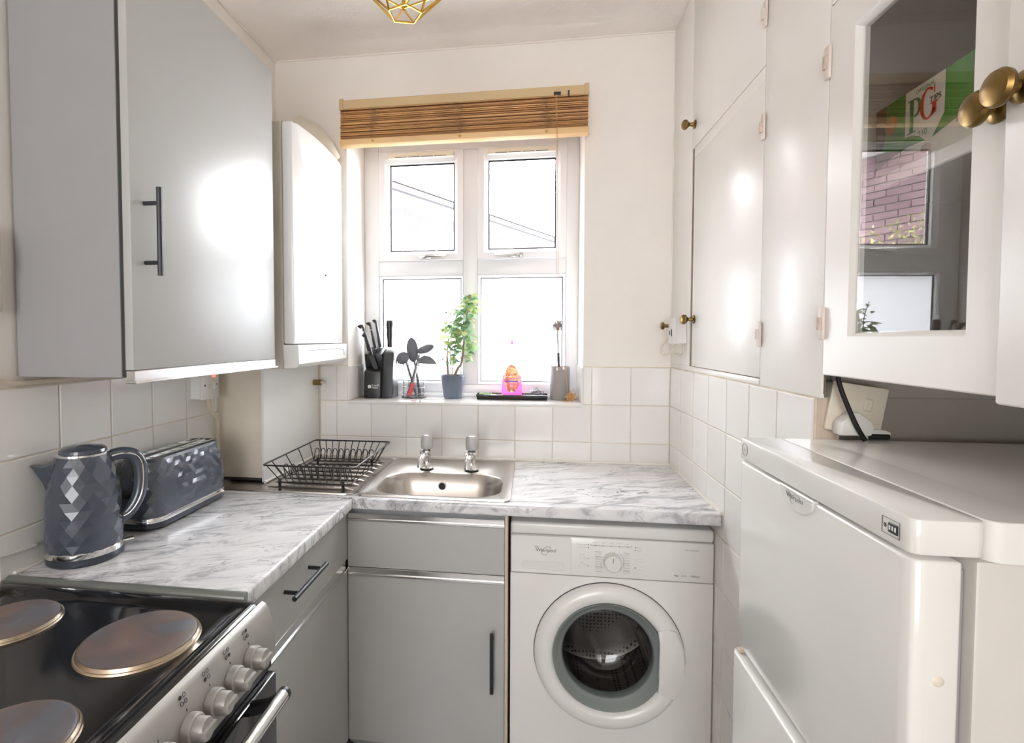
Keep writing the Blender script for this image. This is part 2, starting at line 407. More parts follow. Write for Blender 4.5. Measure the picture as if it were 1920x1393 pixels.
# coving bead of paint at the ceiling line
bd = B(); tube(bd, [(-1.006,0.003,ZC-.003), (.60,0.003,ZC-.003)], .004, 6); 
tube(bd, [(.599,.002,1.28), (.599,.002,ZC)], .004, 6)
obj('paint_bead', bd, 'wall', wall_back)
obj('paint_bead', tube(B(), [(-1.006,.0,ZC-.003), (-1.006,-3.3,ZC-.003)], .004, 6), 'wall', wall_left)

# ------------------------------------------------------------------ tiles, each one an object
tile_cache = {}
def tile_mesh(w, h):
    key = (round(w,4), round(h,4))
    if key not in tile_cache:
        bm = B(); g = .0012; bv = .0022
        a = [(g,g), (w-g,g), (w-g,h-g), (g,h-g)]; c = [(g+bv,g+bv), (w-g-bv,g+bv), (w-g-bv,h-g-bv), (g+bv,h-g-bv)]
        # local frame: u = x, v = z, outward = -y
        V0 = [bm.verts.new((p[0], .006, p[1])) for p in a]; V1 = [bm.verts.new((p[0], .0018, p[1])) for p in a]; V2 = [bm.verts.new((p[0], 0, p[1])) for p in c]
        bm.faces.new(V2)
        for A_, C_ in ((V0, V1), (V1, V2)):
            for i in range(4): bm.faces.new((A_[i], A_[(i+1) % 4], C_[(i+1) % 4], C_[i]))
        bmesh.ops.recalc_face_normals(bm, faces=bm.faces)
        me = bpy.data.meshes.new('tile'); bm.to_mesh(me); bm.free(); me.materials.append(MT['tile']); tile_cache[key] = me
    return tile_cache[key]
rt = random.Random(11)
def tiles(parent, place, rz, u0, u1, us, v0, v1, vs, skip=None):
    """us/vs = joint positions; tiles clipped to [u0,u1]x[v0,v1]; place(u, v) -> world origin"""
    k0 = math.floor((u0-us)/T)
    u = us+k0*T
    while u < u1-1e-4:
        a, b = max(u, u0), min(u+T, u1)
        v = vs+math.floor((v0-vs)/T)*T
        while v < v1-1e-4:
            c, d = max(v, v0), min(v+T, v1)
            if b-a > .012 and d-c > .012 and not (skip and skip((a+b)/2, (c+d)/2)):
                o = bpy.data.objects.new('tile', tile_mesh(b-a, d-c)); COL.objects.link(o); o.parent = parent
                o.location = place(a, b, c); o.rotation_euler = (rt.uniform(-.003,.003), 0, rz+rt.uniform(-.003,.003))
            v += T
        u += T
zt = 1.13
# back wall: u = x
pb = lambda a, b, c: (a, 0, c)
tiles(wall_back, pb, 0, -.822, XR, 0, .895, 1.13, zt)
tiles(wall_back, pb, 0, -.822, -.70, 0, 1.13, 1.277, zt)
tiles(wall_back, pb, 0, .2675, XR, 0, 1.13, 1.279, zt)
g = B(); box(g, -.9, .603, .0025, .0062, .6, 1.13); box(g, -.9, -.699, .0025, .0062, 1.13, 1.279); box(g, .267, .603, .0025, .0062, 1.13, 1.281)
obj('grout', g, 'grout', wall_back)
# right wall: outward = -x ; u runs away from the window (towards the camera)
pr_ = lambda a, b, c: (XR, -a, c)
tiles(wall_right, pr_, -pi/2, 0, 1.046, .1437, .03, 1.2805, zt, skip=lambda u, v: u < .42 and v < .85)
obj('grout', box(B(), .5995, .6032, -1.046, .006, 0, 1.283), 'grout', wall_right)
# left wall: outward = +x ; u = y
pl_ = lambda a, b, c: (XL, a, c)
tiles(wall_left, pl_, pi/2, -1.75, -.42, -.619-T*10, .895, 1.2904, 1.2904, skip=lambda u, v: u < -1.21 and v < .98)
obj('grout', box(B(), -1.0102, -1.0065, -1.75, -.42, .88, 1.292), 'grout', wall_left)
# reveal tile beside the sill
g = B(); box(g, -.6992, -.694, .0, .235, 1.131, 1.275, .001); obj('reveal_tile', g, 'tile', wall_back)
g = B(); box(g, .262, .2675, .0, .235, 1.131, 1.275, .001); obj('reveal_tile', g, 'tile', wall_back)

# ------------------------------------------------------------------ window
win = thing('window_1', None, None, (-.216, .27, 1.13)); win['kind'] = 'structure'
def bar(x0, x1, z0, z1, y0=.24, y1=.31, bev=.004, name='frame_rail', mat='upvc', par=None):
    return obj(name, box(B(), x0, x1, y0, y1, z0, z1, bev, 2), mat, par or win)
bar(-.699, -.632, 1.144, 2.31, name='frame_stile'); bar(.213, .267, 1.144, 2.31, name='frame_stile'); bar(-.2405, -.176, 1.184, 2.235, name='mullion')
bar(-.632, .213, 1.144, 1.184); bar(-.632, -.2405, 1.678, 1.744, name='transom'); bar(-.176, .213, 1.678, 1.744, name='transom'); bar(-.632, .213, 2.235, 2.31)
# glazing bead steps
def bead(x0, x1, z0, z1, w, y, par, name, mat='upvc'):
    bm = B()
    def lp(i, yy): return [(x0+i, yy, z0+i), (x1-i, yy, z0+i), (x1-i, yy, z1-i), (x0+i, yy, z1-i)]
    loft(bm, [lp(0, y+.02), lp(0, y), lp(.25*w, y-.004), lp(.8*w, y+.004), lp(w, y+.012), lp(w, y+.03)])
    return obj(name, bm, mat, par, sharp=20)
for x0, x1 in ((-.632, -.2405), (-.176, .213)):
    bead(x0, x1, 1.184, 1.678, .012, .247, win, 'glazing_bead')
    obj('frosted_pane', box(B(), x0+.008, x1-.008, .268, .272, 1.190, 1.672), 'frost', win)
    obj('pane_gasket', loft(B(), [[(x0+i, yy, 1.184+i), (x1-i, yy, 1.184+i), (x1-i, yy, 1.678-i), (x0+i, yy, 1.678-i)] for i, yy in ((.0105,.262), (.0155,.262), (.0155,.268))]), 'rubber', win)
for (x0, x1, z0, z1), (g0, g1, h0, h1), hx in (((-.630, -.2385, 1.7435, 2.2345), (-.578, -.282, 1.789, 2.181), 1), ((-.176, .214, 1.7455, 2.235), (-.128, .168, 1.790, 2.183), -1)):
    s = thing('sash', None, None, ((x0+x1)/2, .25, z0)); s.parent = win; s.location = Vector(((x0+x1)/2, .25, z0))-Vector((-.216, .27, 1.13))
    bm = B()
    def lp(i, yy, k=0): 
        f = i
        return [(x0+(g0-x0)*f, yy, z0+(h0-z0)*f), (x1+(g1-x1)*f, yy, z0+(h0-z0)*f), (x1+(g1-x1)*f, yy, z1+(h1-z1)*f), (x0+(g0-x0)*f, yy, z1+(h1-z1)*f)]
    loft(bm, [lp(0,.262), lp(0,.226), lp(.06,.222), lp(.62,.222), lp(.68,.226), lp(.94,.236), lp(1,.25), lp(1,.27)])
    obj('sash_frame', bm, 'upvc', s, sharp=20)
    obj('glass_pane', box(B(), g0-.004, g1+.004, .258, .262, h0-.004, h1+.004), 'glass', s)
    obj('pane_gasket', loft(B(), [[(g0+i, yy, h0+i), (g1-i, yy, h0+i), (g1-i, yy, h1-i), (g0+i, yy, h1-i)] for i, yy in ((-.001,.249), (.0045,.249), (.0045,.258))]), 'rubber', s)
    # handle
    hc = (-.385 if hx == 1 else -.028); hz = 1.758
    base = obj('handle', box(B(), hc-.055 if hx == 1 else hc-.005, hc+.005 if hx == 1 else hc+.055, .214, .223, hz-.011, hz+.011, .004, 2), 'chrome', s, label='chrome casement handle')
    hb = B(); sx = hx
    tube(hb, [(hc-.03*sx, .214, hz), (hc-.03*sx, .200, hz), (hc-.018*sx, .197, hz+.002), (hc+.07*sx, .199, hz+.004)], [.011, .011, .0095, .006], 10)
    obj('lever', hb, 'chrome', s)
    # trickle vent
    vx0, vx1 = (g0-.001, g1+.002) if hx == 1 else (g0-.001, g1-.003)
    vt = obj('trickle_vent', box(B(), vx0, vx1, .205, .223, z1-.036, z1-.012, .005, 2), 'upvc_vent', s, label='cream trickle vent')
    vs = B()
    for k in range(4):
        a = vx0+.03+k*(vx1-vx0-.06)/4; box(vs, a+.003, a+(vx1-vx0-.06)/4-.003, .2042, .206, z1-.0335, z1-.0315)
    obj('vent_slots', vs, 'dark_text', s)
obj('window_sill', box(B(), -.699, .267, -.004, .245, 1.118, 1.130, .003, 2), 'tile', win)
obj('sill_upstand', box(B(), -.699, .267, .225, .25, 1.129, 1.146, .003), 'upvc', win)

# ------------------------------------------------------------------ outside
bl = thing('brick_building', 'long brick building with white eaves seen through the upper window panes', 'building', (-1.94, 5.33, 0), local=True)
bl.rotation_euler = (0, 0, pi/2-rad(28.3))           # local x runs along the facade, away from the viewer
EZ = 3.35
obj('wall', box(B(), -9, 26, .0, .3, -3, EZ-.02), 'mortar', bl)
obj('eave', box(B(), -9, 26, -.38, .4, EZ-.02, EZ+.1), 'render', bl); gt = B(); tube(gt, [(-9,-.44,EZ+.05), (26,-.44,EZ+.05)], .055, 8); obj('gutter', gt, 'gutter', bl)
rf = B(); prism(rf, [(-.5, EZ+.1), (.4, EZ+.1), (3.2, EZ+1.0), (3.2, EZ+1.15)], -9, 26, 'x'); obj('roof', rf, 'roof', bl)
bk = B(); rb = random.Random(5)
z = -.2; row = 0
winrects = []
for k in range(4, 16): winrects.append((-7+k*2.0, -7+k*2.0+1.1, EZ-.62, EZ-.2))
for k in range(9): winrects.append((-.2+k*2.6, -.2+k*2.6+1.0, EZ-2.0, EZ-1.0))
while z < EZ-.03:
    x = -5.5-(row % 2)*.11
    while x < 3.2:
        if not any(a-.2 < x < b-.02 and c-.06 < z < d for a, b, c, d in winrects):
            h = rb.uniform(-.004, .004)
            r = [(x, -.014+h, z), (x+.212, -.014+h, z), (x+.212, -.014+h, z+.064), (x, -.014+h, z+.064)]; q = [(p[0], .01, p[2]) for p in r]
            V = [bk.verts.new(p) for p in r]; U_ = [bk.verts.new(p) for p in q]
            bk.faces.new(V)
            for i in range(4): bk.faces.new((V[i], V[(i+1) % 4], U_[(i+1) % 4], U_[i]))
        x += .2225
    z += .075; row += 1
obj('bricks', bk, 'brick', bl, smooth=False, kind='stuff')
obj('far_wall_face', box(B(), 3.2, 26, -.012, .0, -3, EZ-.03), 'brick', bl)
for a, b, c, d in winrects:
    f = obj('window_frame', loft(B(), [[(a+i, yy, c+i), (b-i, yy, c+i), (b-i, yy, d-i), (a+i, yy, d-i)] for i, yy in ((0,.0), (0,-.03), (.05,-.03), (.05,.0))]), 'render', bl)
    obj('pane', box(B(), a+.04, b-.04, -.016, -.012, c+.04, d-.04), 'farpane', f)
# shrub by the building, seen only in the cupboard's glass
sh = thing('garden_shrub', 'yellow green leafy shrub standing against the brick building outside', 'shrub', (-2.2, 2.6, -3))
sb = B(); tube(sb, [(-2.2,2.6,-3), (-2.23,2.62,-1), (-2.2,2.6,1.0), (-2.22,2.6,2.0)], [.05,.04,.025,.008], 8)
for k in range(11):
    a = k*.7; tube(sb, [(-2.2,2.6,.4+.1*k), (-2.2+.2*cos(a), 2.6+.2*sin(a), .8+.1*k), (-2.2+.3*cos(a), 2.6+.3*sin(a), 1.2+.1*k)], [.014,.01,.004], 5)
obj('branches', sb, 'stem', sh)
lf = B(); rl = random.Random(2)
for k in range(7000):
    a = rl.uniform(0, 2*pi); r = .5*math.sqrt(rl.random()); x = -2.2+r*cos(a); top = 2.18-.5*(x+2.2)+.16*sin(x*17)+.1*sin(x*41+a)
    c = Vector((x, 2.6+r*sin(a)*.8, .3+(top-.3)*rl.random()**.7))
    d = Vector((rl.uniform(-1,1), rl.uniform(-1,1), rl.uniform(-.4,1))).normalized(); e = d.cross(Vector((rl.uniform(-1,1), rl.uniform(-1,1), 1))).normalized()
    V = [lf.verts.new(c), lf.verts.new(c+d*.02+e*.010), lf.verts.new(c+d*.042), lf.verts.new(c+d*.02-e*.010)]; lf.faces.new(V)
obj('leaves', lf, 'gleaf', sh, smooth=False, recalc=False, kind='stuff')
obj('ground', box(B(), -30, 30, .6, 60, -3.1, -3.0), 'paving', kind='structure')

# ------------------------------------------------------------------ left wall cabinet
wc = thing('wall_cabinet', 'tall pale grey wall cabinet with black bar handle above the kettle', 'cabinet', (-.87, -.87, 1.313))
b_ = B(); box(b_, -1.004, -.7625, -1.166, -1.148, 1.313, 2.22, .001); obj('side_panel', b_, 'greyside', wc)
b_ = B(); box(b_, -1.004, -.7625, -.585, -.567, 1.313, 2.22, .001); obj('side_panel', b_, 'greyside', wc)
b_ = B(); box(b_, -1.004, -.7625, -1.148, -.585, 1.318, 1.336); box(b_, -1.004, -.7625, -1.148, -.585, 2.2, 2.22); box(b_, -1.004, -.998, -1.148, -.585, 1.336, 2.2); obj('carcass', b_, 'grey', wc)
b_ = B(); box(b_, -.7625, -.7535, -1.162, -.573, 1.316, 2.215); obj('shadow_gap', b_, 'greyin', wc)
dr = obj('door', box(B(), -.7535, -.735, -1.166, -.567, 1.3285, 2.22, .0015, 2), 'grey', wc)
hb = B(); tube(hb, [(-.700,-1.127,1.524), (-.700,-1.127,1.706)], .006, 10)
for zz in (1.551, 1.674): tube(hb, [(-.735,-1.127,zz), (-.700,-1.127,zz)], .0045, 8)
obj('bar_handle', hb, 'charcoal', dr, label='black bar handle')
ch = B(); box(ch, -.7535, -.7340, -1.166, -.563, 1.306, 1.328, .002); box(ch, -.7535, -.7285, -1.168, -.561, 1.301, 1.307, .0015)
obj('chrome_strip', ch, 'alu', wc, label='shiny aluminium finger strip')

# ------------------------------------------------------------------ boiler and boxing
bo = thing('boiler', 'glossy white wall boiler beside the window', 'boiler', (-.85, -.27, 1.29))
obj('back_casing', box(B(), -1.0035, -.745, -.488, -.055, 1.292, 2.105, .004), 'whiteold', bo)
obj('seam', box(B(), -.746, -.742, -.484, -.06, 1.3, 2.1), 'dark_text', bo)
fc = B(); poly = [(-.493,1.374), (-.04,1.372)]
n = 12
top = []
for k in range(n+1):
    t = k/n; top.append((-.04-.453*t, 2.097+.014*sin(pi*t)))
prism(fc, poly+top, -.742, -.705, 'x', bev=.006)
obj('front_cover', fc, 'white', bo, label='glossy white front cover')
fp = B(); loft(fp, [[(x, y, z) for y, z in ((-.496,1.372), (-.036,1.37), (-.042,zb), (-.49,zb-.004))] for x, zb in ((-.742,1.298), (-.70,1.30), (-.690,1.312))], True, True)
obj('control_flap', fp, 'whitepl', bo)
fl_ = B(); tube(fl_, [(-.6895,-.41,1.352), (-.689,-.12,1.352), (-.689,-.075,1.346), (-.6895,-.07,1.325)], .0008, 5); obj('flap_groove', fl_, 'pale_text', bo)
kb = B(); lathe(kb, [(0,-.0045), (.003,-.004), (.004,0)], (-.7005,-.224,1.63), 'x', 14); obj('screw', kb, 'black', bo)
fu = B(); pts = [(-.905,-.10,2.10), (-.905,-.10,2.17), (-.895,-.098,2.215), (-.86,-.09,2.232), (-.815,-.075,2.21), (-.78,-.05,2.16), (-.765,-.02,2.12)]
tube(fu, pts, .05, 18); obj('flue_elbow', fu, 'whiteold', bo)
px = thing('pipe_boxing', 'white boxed pipe cover under the boiler beside the dish rack', 'boxing', (-.91, -.23, .905))
obj('side_panel', box(B(), -.838, -.828, -.468, -.001, .9055, 1.290, .001), 'whitepl', px)
obj('front_panel', box(B(), -1.0035, -.838, -.452, -.440, .915, 1.290, .001), 'whiteold', px)
ob = B(); box(ob, -1.0, -.84, -.45, -.44, .906, .915); obj('gap_shadow', ob, 'greyin', px)
sl = B(); tube(sl, [(-.826,-.005,.906), (-.826,-.47,.906)], .005, 6); obj('sealant', sl, 'sealant', px)
st = thing('capped_pipe', 'short dark capped pipe stub sticking out of the white boxing near the corner', 'pipe', (-.828, -.05, 1.2105))
s_ = B(); tube(s_, [(-.8278,-.052,1.2105), (-.797,-.052,1.2105)], [.0115,.0125], 14); obj('pipe_cap', s_, 'brass', st)
s_ = B(); tube(s_, [(-.797,-.052,1.2105), (-.783,-.052,1.209)], [.005,.003], 8); obj('pipe_nipple', s_, 'gloss_edge', st)

# ------------------------------------------------------------------ worktops
wt = thing('worktop', 'grey veined marble effect worktop with sink set into it', 'worktop', (-.2, -.3, .866))
b_ = B(); box(b_, -1.003, XR-.001, -.583, -.535, .866, .9, .006, 3); box(b_, -1.003, -.46, -.536, -.001, .866, .9); box(b_, -.012, XR-.001, -.536, -.001, .866, .9); box(b_, -.46, -.012, -.225, -.001, .866, .9)
obj('top', b_, 'marble', wt)
sb_ = B(); tube(sb_, [(-.82,-.004,.902), (XR,-.004,.902), (XR-.002,-.58,.902)], .006, 6); obj('sealant', sb_, 'sealant', wt)
w2 = thing('worktop', 'grey veined marble effect worktop carrying the kettle and toaster', 'worktop', (-.74, -.9, .866))
b_ = B(); box(b_, -1.003, -.478, -1.196, -.586, .8665, .902, .006, 3); obj('top', b_, 'marble', w2)
obj('joint_strip', box(B(), -1.0, -.480, -.5857, -.5835, .88, .9025), 'alu', w2)
es = B(); prism(es, [(-1.1962,.866), (-1.1962,.9045), (-1.202,.9045), (-1.210,.900), (-1.214,.890), (-1.214,.866)], -1.003, -.476, 'x', bev=.0012); obj('end_strip', es, 'endstrip', w2, label='grey metal end strip')
sb_ = B(); tube(sb_, [(-1.0,-.6,.904), (-1.0,-1.19,.904)], .005, 6); obj('sealant', sb_, 'sealant', w2)

# ------------------------------------------------------------------ base cabinets
def bar_handle(a, b, off, par, r=.006):
    a, b, off = Vector(a), Vector(b), Vector(off); hb = B(); tube(hb, [a+off, b+off], r, 10)
    for t in (.15, .85):
        p = a.lerp(b, t); tube(hb, [p, p+off], r*.8, 8)
    return obj('bar_handle', hb, 'charcoal', par, label='black bar handle')
dc = thing('drawer_cabinet', 'light grey base cabinet with one drawer between cooker and sink', 'cabinet', (-.75, -.88, .0))
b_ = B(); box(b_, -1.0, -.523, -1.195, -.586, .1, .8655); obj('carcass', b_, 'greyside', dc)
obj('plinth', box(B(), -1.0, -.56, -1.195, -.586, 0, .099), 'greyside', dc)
d1 = obj('drawer', box(B(), -.523, -.505, -1.195, -.5585, .700, .850, .0015), 'grey', dc)
bar_handle((-.505,-1.016,.800), (-.505,-.823,.800), (.038,0,0), d1)
d2 = obj('door', box(B(), -.523, -.505, -1.195, -.5585, .12, .664, .0015), 'grey', dc)
s_ = B(); box(s_, -.523, -.507, -1.195, -.559, .666, .698, .001); box(s_, -.508, -.503, -1.195, -.559, .666, .672, .001); obj('chrome_strip', s_, 'alu', dc, label='shiny aluminium finger strip')
sk = thing('sink_cabinet', 'light grey base cabinet with one tall door below the sink', 'cabinet', (-.26, -.3, .0))
b_ = B(); box(b_, -.5045, -.49, -.545, -.03, .1, .8655); box(b_, -.026, -.012, -.545, -.03, .1, .8655); box(b_, -.49, -.026, -.04, -.03, .1, .7); box(b_, -.49, -.026, -.545, -.03, .1, .118); box(b_, -.49, -.026, -.545, -.538, .65, .86)
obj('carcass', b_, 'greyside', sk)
obj('end_panel', box(B(), -.0118, -.003, -.565, -.03, .0, .862, .001), 'cream_edge', sk)
obj('fascia_panel', box(B(), -.5035, -.0125, -.563, -.546, .678, .824, .0015), 'grey', sk)
d3 = obj('door', box(B(), -.5035, -.0125, -.563, -.546, .12, .651, .0015), 'grey', sk)
bar_handle((-.048,-.563,.516), (-.048,-.563,.335), (0,-.034,0), d3)
for z0, z1 in ((.825,.848), (.652,.677)):
    s_ = B(); box(s_, -.5035, -.0125, -.562, -.546, z0, z1, .001); box(s_, -.5035, -.0125, -.567, -.560, z0, z0+.006, .001); box(s_, -.5035, -.0125, -.564, -.560, z1-.004, z1, .001)
    obj('chrome_strip', s_, 'alu', sk, label='shiny aluminium finger strip')
obj('plinth', box(B(), -.5035, -.0125, -.52, -.50, 0, .099), 'greyside', sk)

# ------------------------------------------------------------------ sink
si = thing('sink', 'stainless steel inset sink with a ribbed drainer', 'sink', (-.48, -.3, .9))
def rr3(x0, x1, y0, y1, r, z, n=6): return [(x, y, z) for x, y in rrect(x0, x1, y0, y1, r, n)]
bw = B()
# matched loops: flange outer -> raised rim -> bowl
loft(bw, [rr3(-.478,.004,-.556,-.046,.02,.9005), rr3(-.477,.003,-.555,-.047,.02,.9055), rr3(-.470,-.004,-.549,-.053,.02,.9065), rr3(-.464,-.010,-.543,-.059,.02,.9035),
          rr3(-.447,-.026,-.528,-.246,.09,.9025), rr3(-.442,-.031,-.523,-.251,.09,.898), rr3(-.432,-.041,-.513,-.263,.085,.86), rr3(-.418,-.055,-.500,-.28,.08,.775), rr3(-.40,-.075,-.48,-.30,.07,.757), rr3(-.30,-.17,-.42,-.36,.03,.752)], False, True)
obj('bowl', bw, 'steel', si, sharp=60)
dn = B()
loft(dn, [rr3(-.965,-.478,-.556,-.046,.05,.9005), rr3(-.964,-.478,-.555,-.047,.05,.9055), rr3(-.957,-.479,-.548,-.054,.05,.906), rr3(-.950,-.480,-.541,-.061,.05,.9025), rr3(-.94,-.495,-.53,-.07,.04,.9015)], False, True)
obj('drainer', dn, 'steel', si, sharp=60)
for k in range(8):
    y = -.50+k*.055
    r_ = B(); tube(r_, [(-.80,y,.9020), (-.70,y,.9058), (-.53,y,.9058), (-.505,y,.9015)], [.002,.0062,.0062,.002], 8, flat=.8); obj('drain_rib', r_, 'steel', si)
ov = B(); lathe(ov, [(.013,-.004), (.016,-.004), (.016,0), (.013,.001)], (-.2526,-.2655,.858), 'y', 20, cap=False); obj('overflow_ring', ov, 'chrome', si)
ov = B(); lathe(ov, [(0,-.002), (.0128,-.002), (.0128,-.001)], (-.2526,-.2650,.858), 'y', 20); obj('overflow_hole', ov, 'black', si)
wd = B(); lathe(wd, [(.035,.7545), (.03,.7545), (.026,.7530), (0,.7530)], (-.235,-.39,0), 'z', 24, cap=False); obj('waste', wd, 'chrome', si)

def tap(name, x, side, label):
    t = thing(name, label, 'tap', (x, -.205, .9025), group=None)
    b_ = B(); lathe(b_, [(.0,.9025), (.026,.9025), (.026,.9065), (.02,.909)], (x,-.205,0), 'z', 24); obj('rubber_washer', b_, 'rubber', t)
    b_ = B(); lathe(b_, [(.023,.9085), (.023,.912), (.017,.916), (.0145,.93), (.0155,.95), (.019,.966), (.019,.974), (.012,.978)], (x,-.205,0), 'z', 24)
    tube(b_, [(x,-.205,.952), (x+.004*side,-.24,.962), (x+.006*side,-.275,.958), (x+.007*side,-.292,.944), (x+.007*side,-.294,.930)], [.012,.012,.0115,.0105,.010], 14)
    obj('body', b_, 'chrome', t, sharp=50)
    b_ = B(); box(b_, x-.024, x-.010, -.218, -.204, .962, .976, .002); obj('gland_nut', b_, 'chrome', t)
    b_ = B(); n = 40; prof = [(.012,.979), (.0185,.981), (.0205,.99), (.021,1.010), (.0195,1.026), (.0155,1.031), (.012,1.0315)]
    loft(b_, [[(x+cos(2*pi*k/n)*r*(1+.07*(k % 4 < 2)), -.205+sin(2*pi*k/n)*r*(1+.07*(k % 4 < 2)), z) for k in range(n)] for r, z in prof], True, True)
    obj('tap_head', b_, 'acrylic', t, label='clear ribbed acrylic tap head')
    b_ = B(); lathe(b_, [(0,1.0330), (.009,1.0328), (.011,1.0316)], (x,-.205,0), 'z', 20); obj('cap', b_, 'chrome', t)
    return t
tap('pillar_tap', -.3213, -1, 'chrome pillar tap nearer the dish rack')
tap('pillar_tap', -.1525, -1, 'chrome pillar tap farther from the dish rack')

# ------------------------------------------------------------------ dish rack
rk = thing('dish_rack', 'black wire dish rack standing on the drainer', 'dish rack', (-.63, -.35, .904))
R0 = (-.770, -.470, -.590, -.172, .995); R1 = (-.752, -.503, -.535, -.19, .928)
rim = B(); tube(rim, [(x, y, R0[4]) for x, y in rrect(R0[0], R0[1], R0[2], R0[3], .012, 4)], .0028, 8, True); obj('rim', rim, 'black', rk)
bs = B(); tube(bs, [(x, y, R1[4]) for x, y in rrect(R1[0], R1[1], R1[2], R1[3], .012, 4)], .0022, 6, True)
for k in range(1, 7):
    y = R1[2]+(R1[3]-R1[2])*k/7; tube(bs, [(R1[0],y,R1[4]), (R1[1],y,R1[4])], .0018, 6)
obj('base_grid', bs, 'black', rk)
nw = 11
for side, (ya, yb) in enumerate(((R0[2], R1[2]), (R0[3], R1[3]))):
    for k in range(nw):
        t = (k+.5)/nw; xa = R0[0]+(R0[1]-R0[0])*t; xb = R1[0]+(R1[1]-R1[0])*t
        w_ = B(); tube(w_, [(xa,ya,R0[4]), (xb,yb-(.0 if side else 0),R1[4]+.008), (xb, yb+(.01 if side == 0 else -.01), R1[4])], .0017, 6); obj('side_wire', w_, 'black', rk)
for xa, xb in ((R0[0], R1[0]), (R0[1], R1[1])):
    for k in range(4):
        t = (k+.6)/4.2; ya = R0[2]+(R0[3]-R0[2])*t; yb = R1[2]+(R1[3]-R1[2])*t
        w_ = B(); tube(w_, [(xa,ya,R0[4]), (xb,yb,R1[4]+.01), (xb+(.012 if xa < -.6 else -.012),yb,R1[4])], .0017, 6); obj('end_wire', w_, 'black', rk)
for y, lean in ((-.475, -.014), (-.245, .014)):
    for k in range(10):
        x = R1[0]+.012+k*(R1[1]-R1[0]-.024)/9.5
        w_ = B(); pts = [(x-.009,y,R1[4])]
        for j in range(9):
            a = pi-pi*j/8; pts.append((x+.008*cos(a), y+lean, R1[4]+.036+.012*sin(a)))
        pts.append((x+.009,y,R1[4])); tube(w_, pts, .0017, 6); obj('plate_loop', w_, 'black', rk)
for x in (-.7514, -.5357):
    for y in (-.512, -.20):
        f_ = B(); cyl(f_, (x,y,.9037), (x,y,R1[4]+.004), .0048, .005, 10); obj('foot', f_, 'rubber', rk)

# ------------------------------------------------------------------ faceted kettle and toaster
def facet_loft(loops_fn, n, zs, jit, seed, cap1=False):
    """diamond facets: rows of n points, alternate rows shifted by half a step, points pushed in and out"""
    bm = B(); rj = random.Random(seed); R = []
    for i, z in enumerate(zs):
        row = []
        for k in range(n):
            j = 0 if i in (0, len(zs)-1) else rj.uniform(-jit, jit)
            row.append(bm.verts.new(loops_fn((k+.5*(i % 2))/n, i/(len(zs)-1), z, j)))
        R.append(row)
    for i in range(len(zs)-1):
        a, b = R[i], R[i+1]
        for k in range(n):
            if i % 2 == 0:
                bm.faces.new((a[k], a[(k+1) % n], b[k])); bm.faces.new((b[k], a[(k+1) % n], b[(k+1) % n]))
            else:
                bm.faces.new((a[k], b[(k+1) % n], b[k])); bm.faces.new((a[k], a[(k+1) % n], b[(k+1) % n]))
    if cap1: bm.faces.new(R[-1])
    return bm
KX, KY = -.930, -1.087
kt = thing('kettle', 'blue grey faceted electric kettle standing in front of the toaster', 'kettle', (KX, KY, .902), rotz=math.atan2(.69, .72)-.05, local=True)
prof = [(.030,.0735), (.06,.0738), (.09,.0735), (.12,.0722), (.15,.0695), (.18,.0650), (.205,.0595), (.222,.0545), (.232,.0510)]
def kr(z):
    for (z0, r0), (z1, r1) in zip(prof, prof[1:]):
        if z <= z1: return r0+(r1-r0)*max(0, (z-z0)/(z1-z0))
    return prof[-1][1]
nz = 11
def kf(u, t, z, j):
    a = 2*pi*u; r = kr(z)+j; return (r*cos(a), r*sin(a), z)
obj('body', facet_loft(kf, 17, [.030+.202*i/nz for i in range(nz+1)], .0009, 4), 'bluegrey', kt, smooth=False)
b_ = B(); lathe(b_, [(0,0), (.070,0), (.0735,.004), (.0735,.016), (.072,.018)], (0,0,0), 'z', 48); obj('power_base', b_, 'bluegrey_dk', kt)
b_ = B(); lathe(b_, [(.072,.017), (.0742,.018), (.0742,.029), (.072,.031)], (0,0,0), 'z', 48); obj('chrome_band', b_, 'chrome', kt, label='chrome band round the foot')
b_ = B(); lathe(b_, [(.050,.231), (.0515,.233), (.051,.237), (.046,.2385), (.040,.2385)], (0,0,0), 'z', 48); obj('lid_ring', b_, 'chrome', kt, label='chrome lid ring')
b_ = B(); lathe(b_, [(.046,.2385), (.0445,.245), (.037,.2505), (.020,.2545), (0,.2555)], (0,0,0), 'z', 40); ld = obj('lid', b_, 'bluegrey', kt)
b_ = B(); ellipsoid(b_, (.004,-.026,.2465), .024, .017, .0062, Matrix.Rotation(rad(30), 3, 'X')); obj('lid_recess', b_, 'bluegrey_dk', ld)
# handle towards +x
b_ = B(); hp = [(.050,0,.222), (.072,0,.226), (.095,0,.220), (.108,0,.200), (.111,0,.165), (.107,0,.130), (.096,0,.103), (.082,0,.086), (.070,0,.080)]
def fine(P, n=4):
    P = [Vector(p) for p in P]; out = []
    for i in range(len(P)-1):
        p0, p1, p2, p3 = P[max(i-1,0)], P[i], P[i+1], P[min(i+2,len(P)-1)]
        for k in range(n):
            t = k/n; out.append(.5*((2*p1)+(p2-p0)*t+(2*p0-5*p1+4*p2-p3)*t*t+(3*p1-p0-3*p2+p3)*t**3))
    out.append(P[-1]); return out
tube(b_, fine(hp), .0115, 12, flat=1.25); hd = obj('handle', b_, 'bluegrey', kt, sharp=60)
for sy in (-.0125, .0125):
    c_ = B(); tube(c_, [(p.x+.004, sy, p.z+.002) for p in fine(hp)], .0016, 6); obj('chrome_trim', c_, 'chrome', hd)
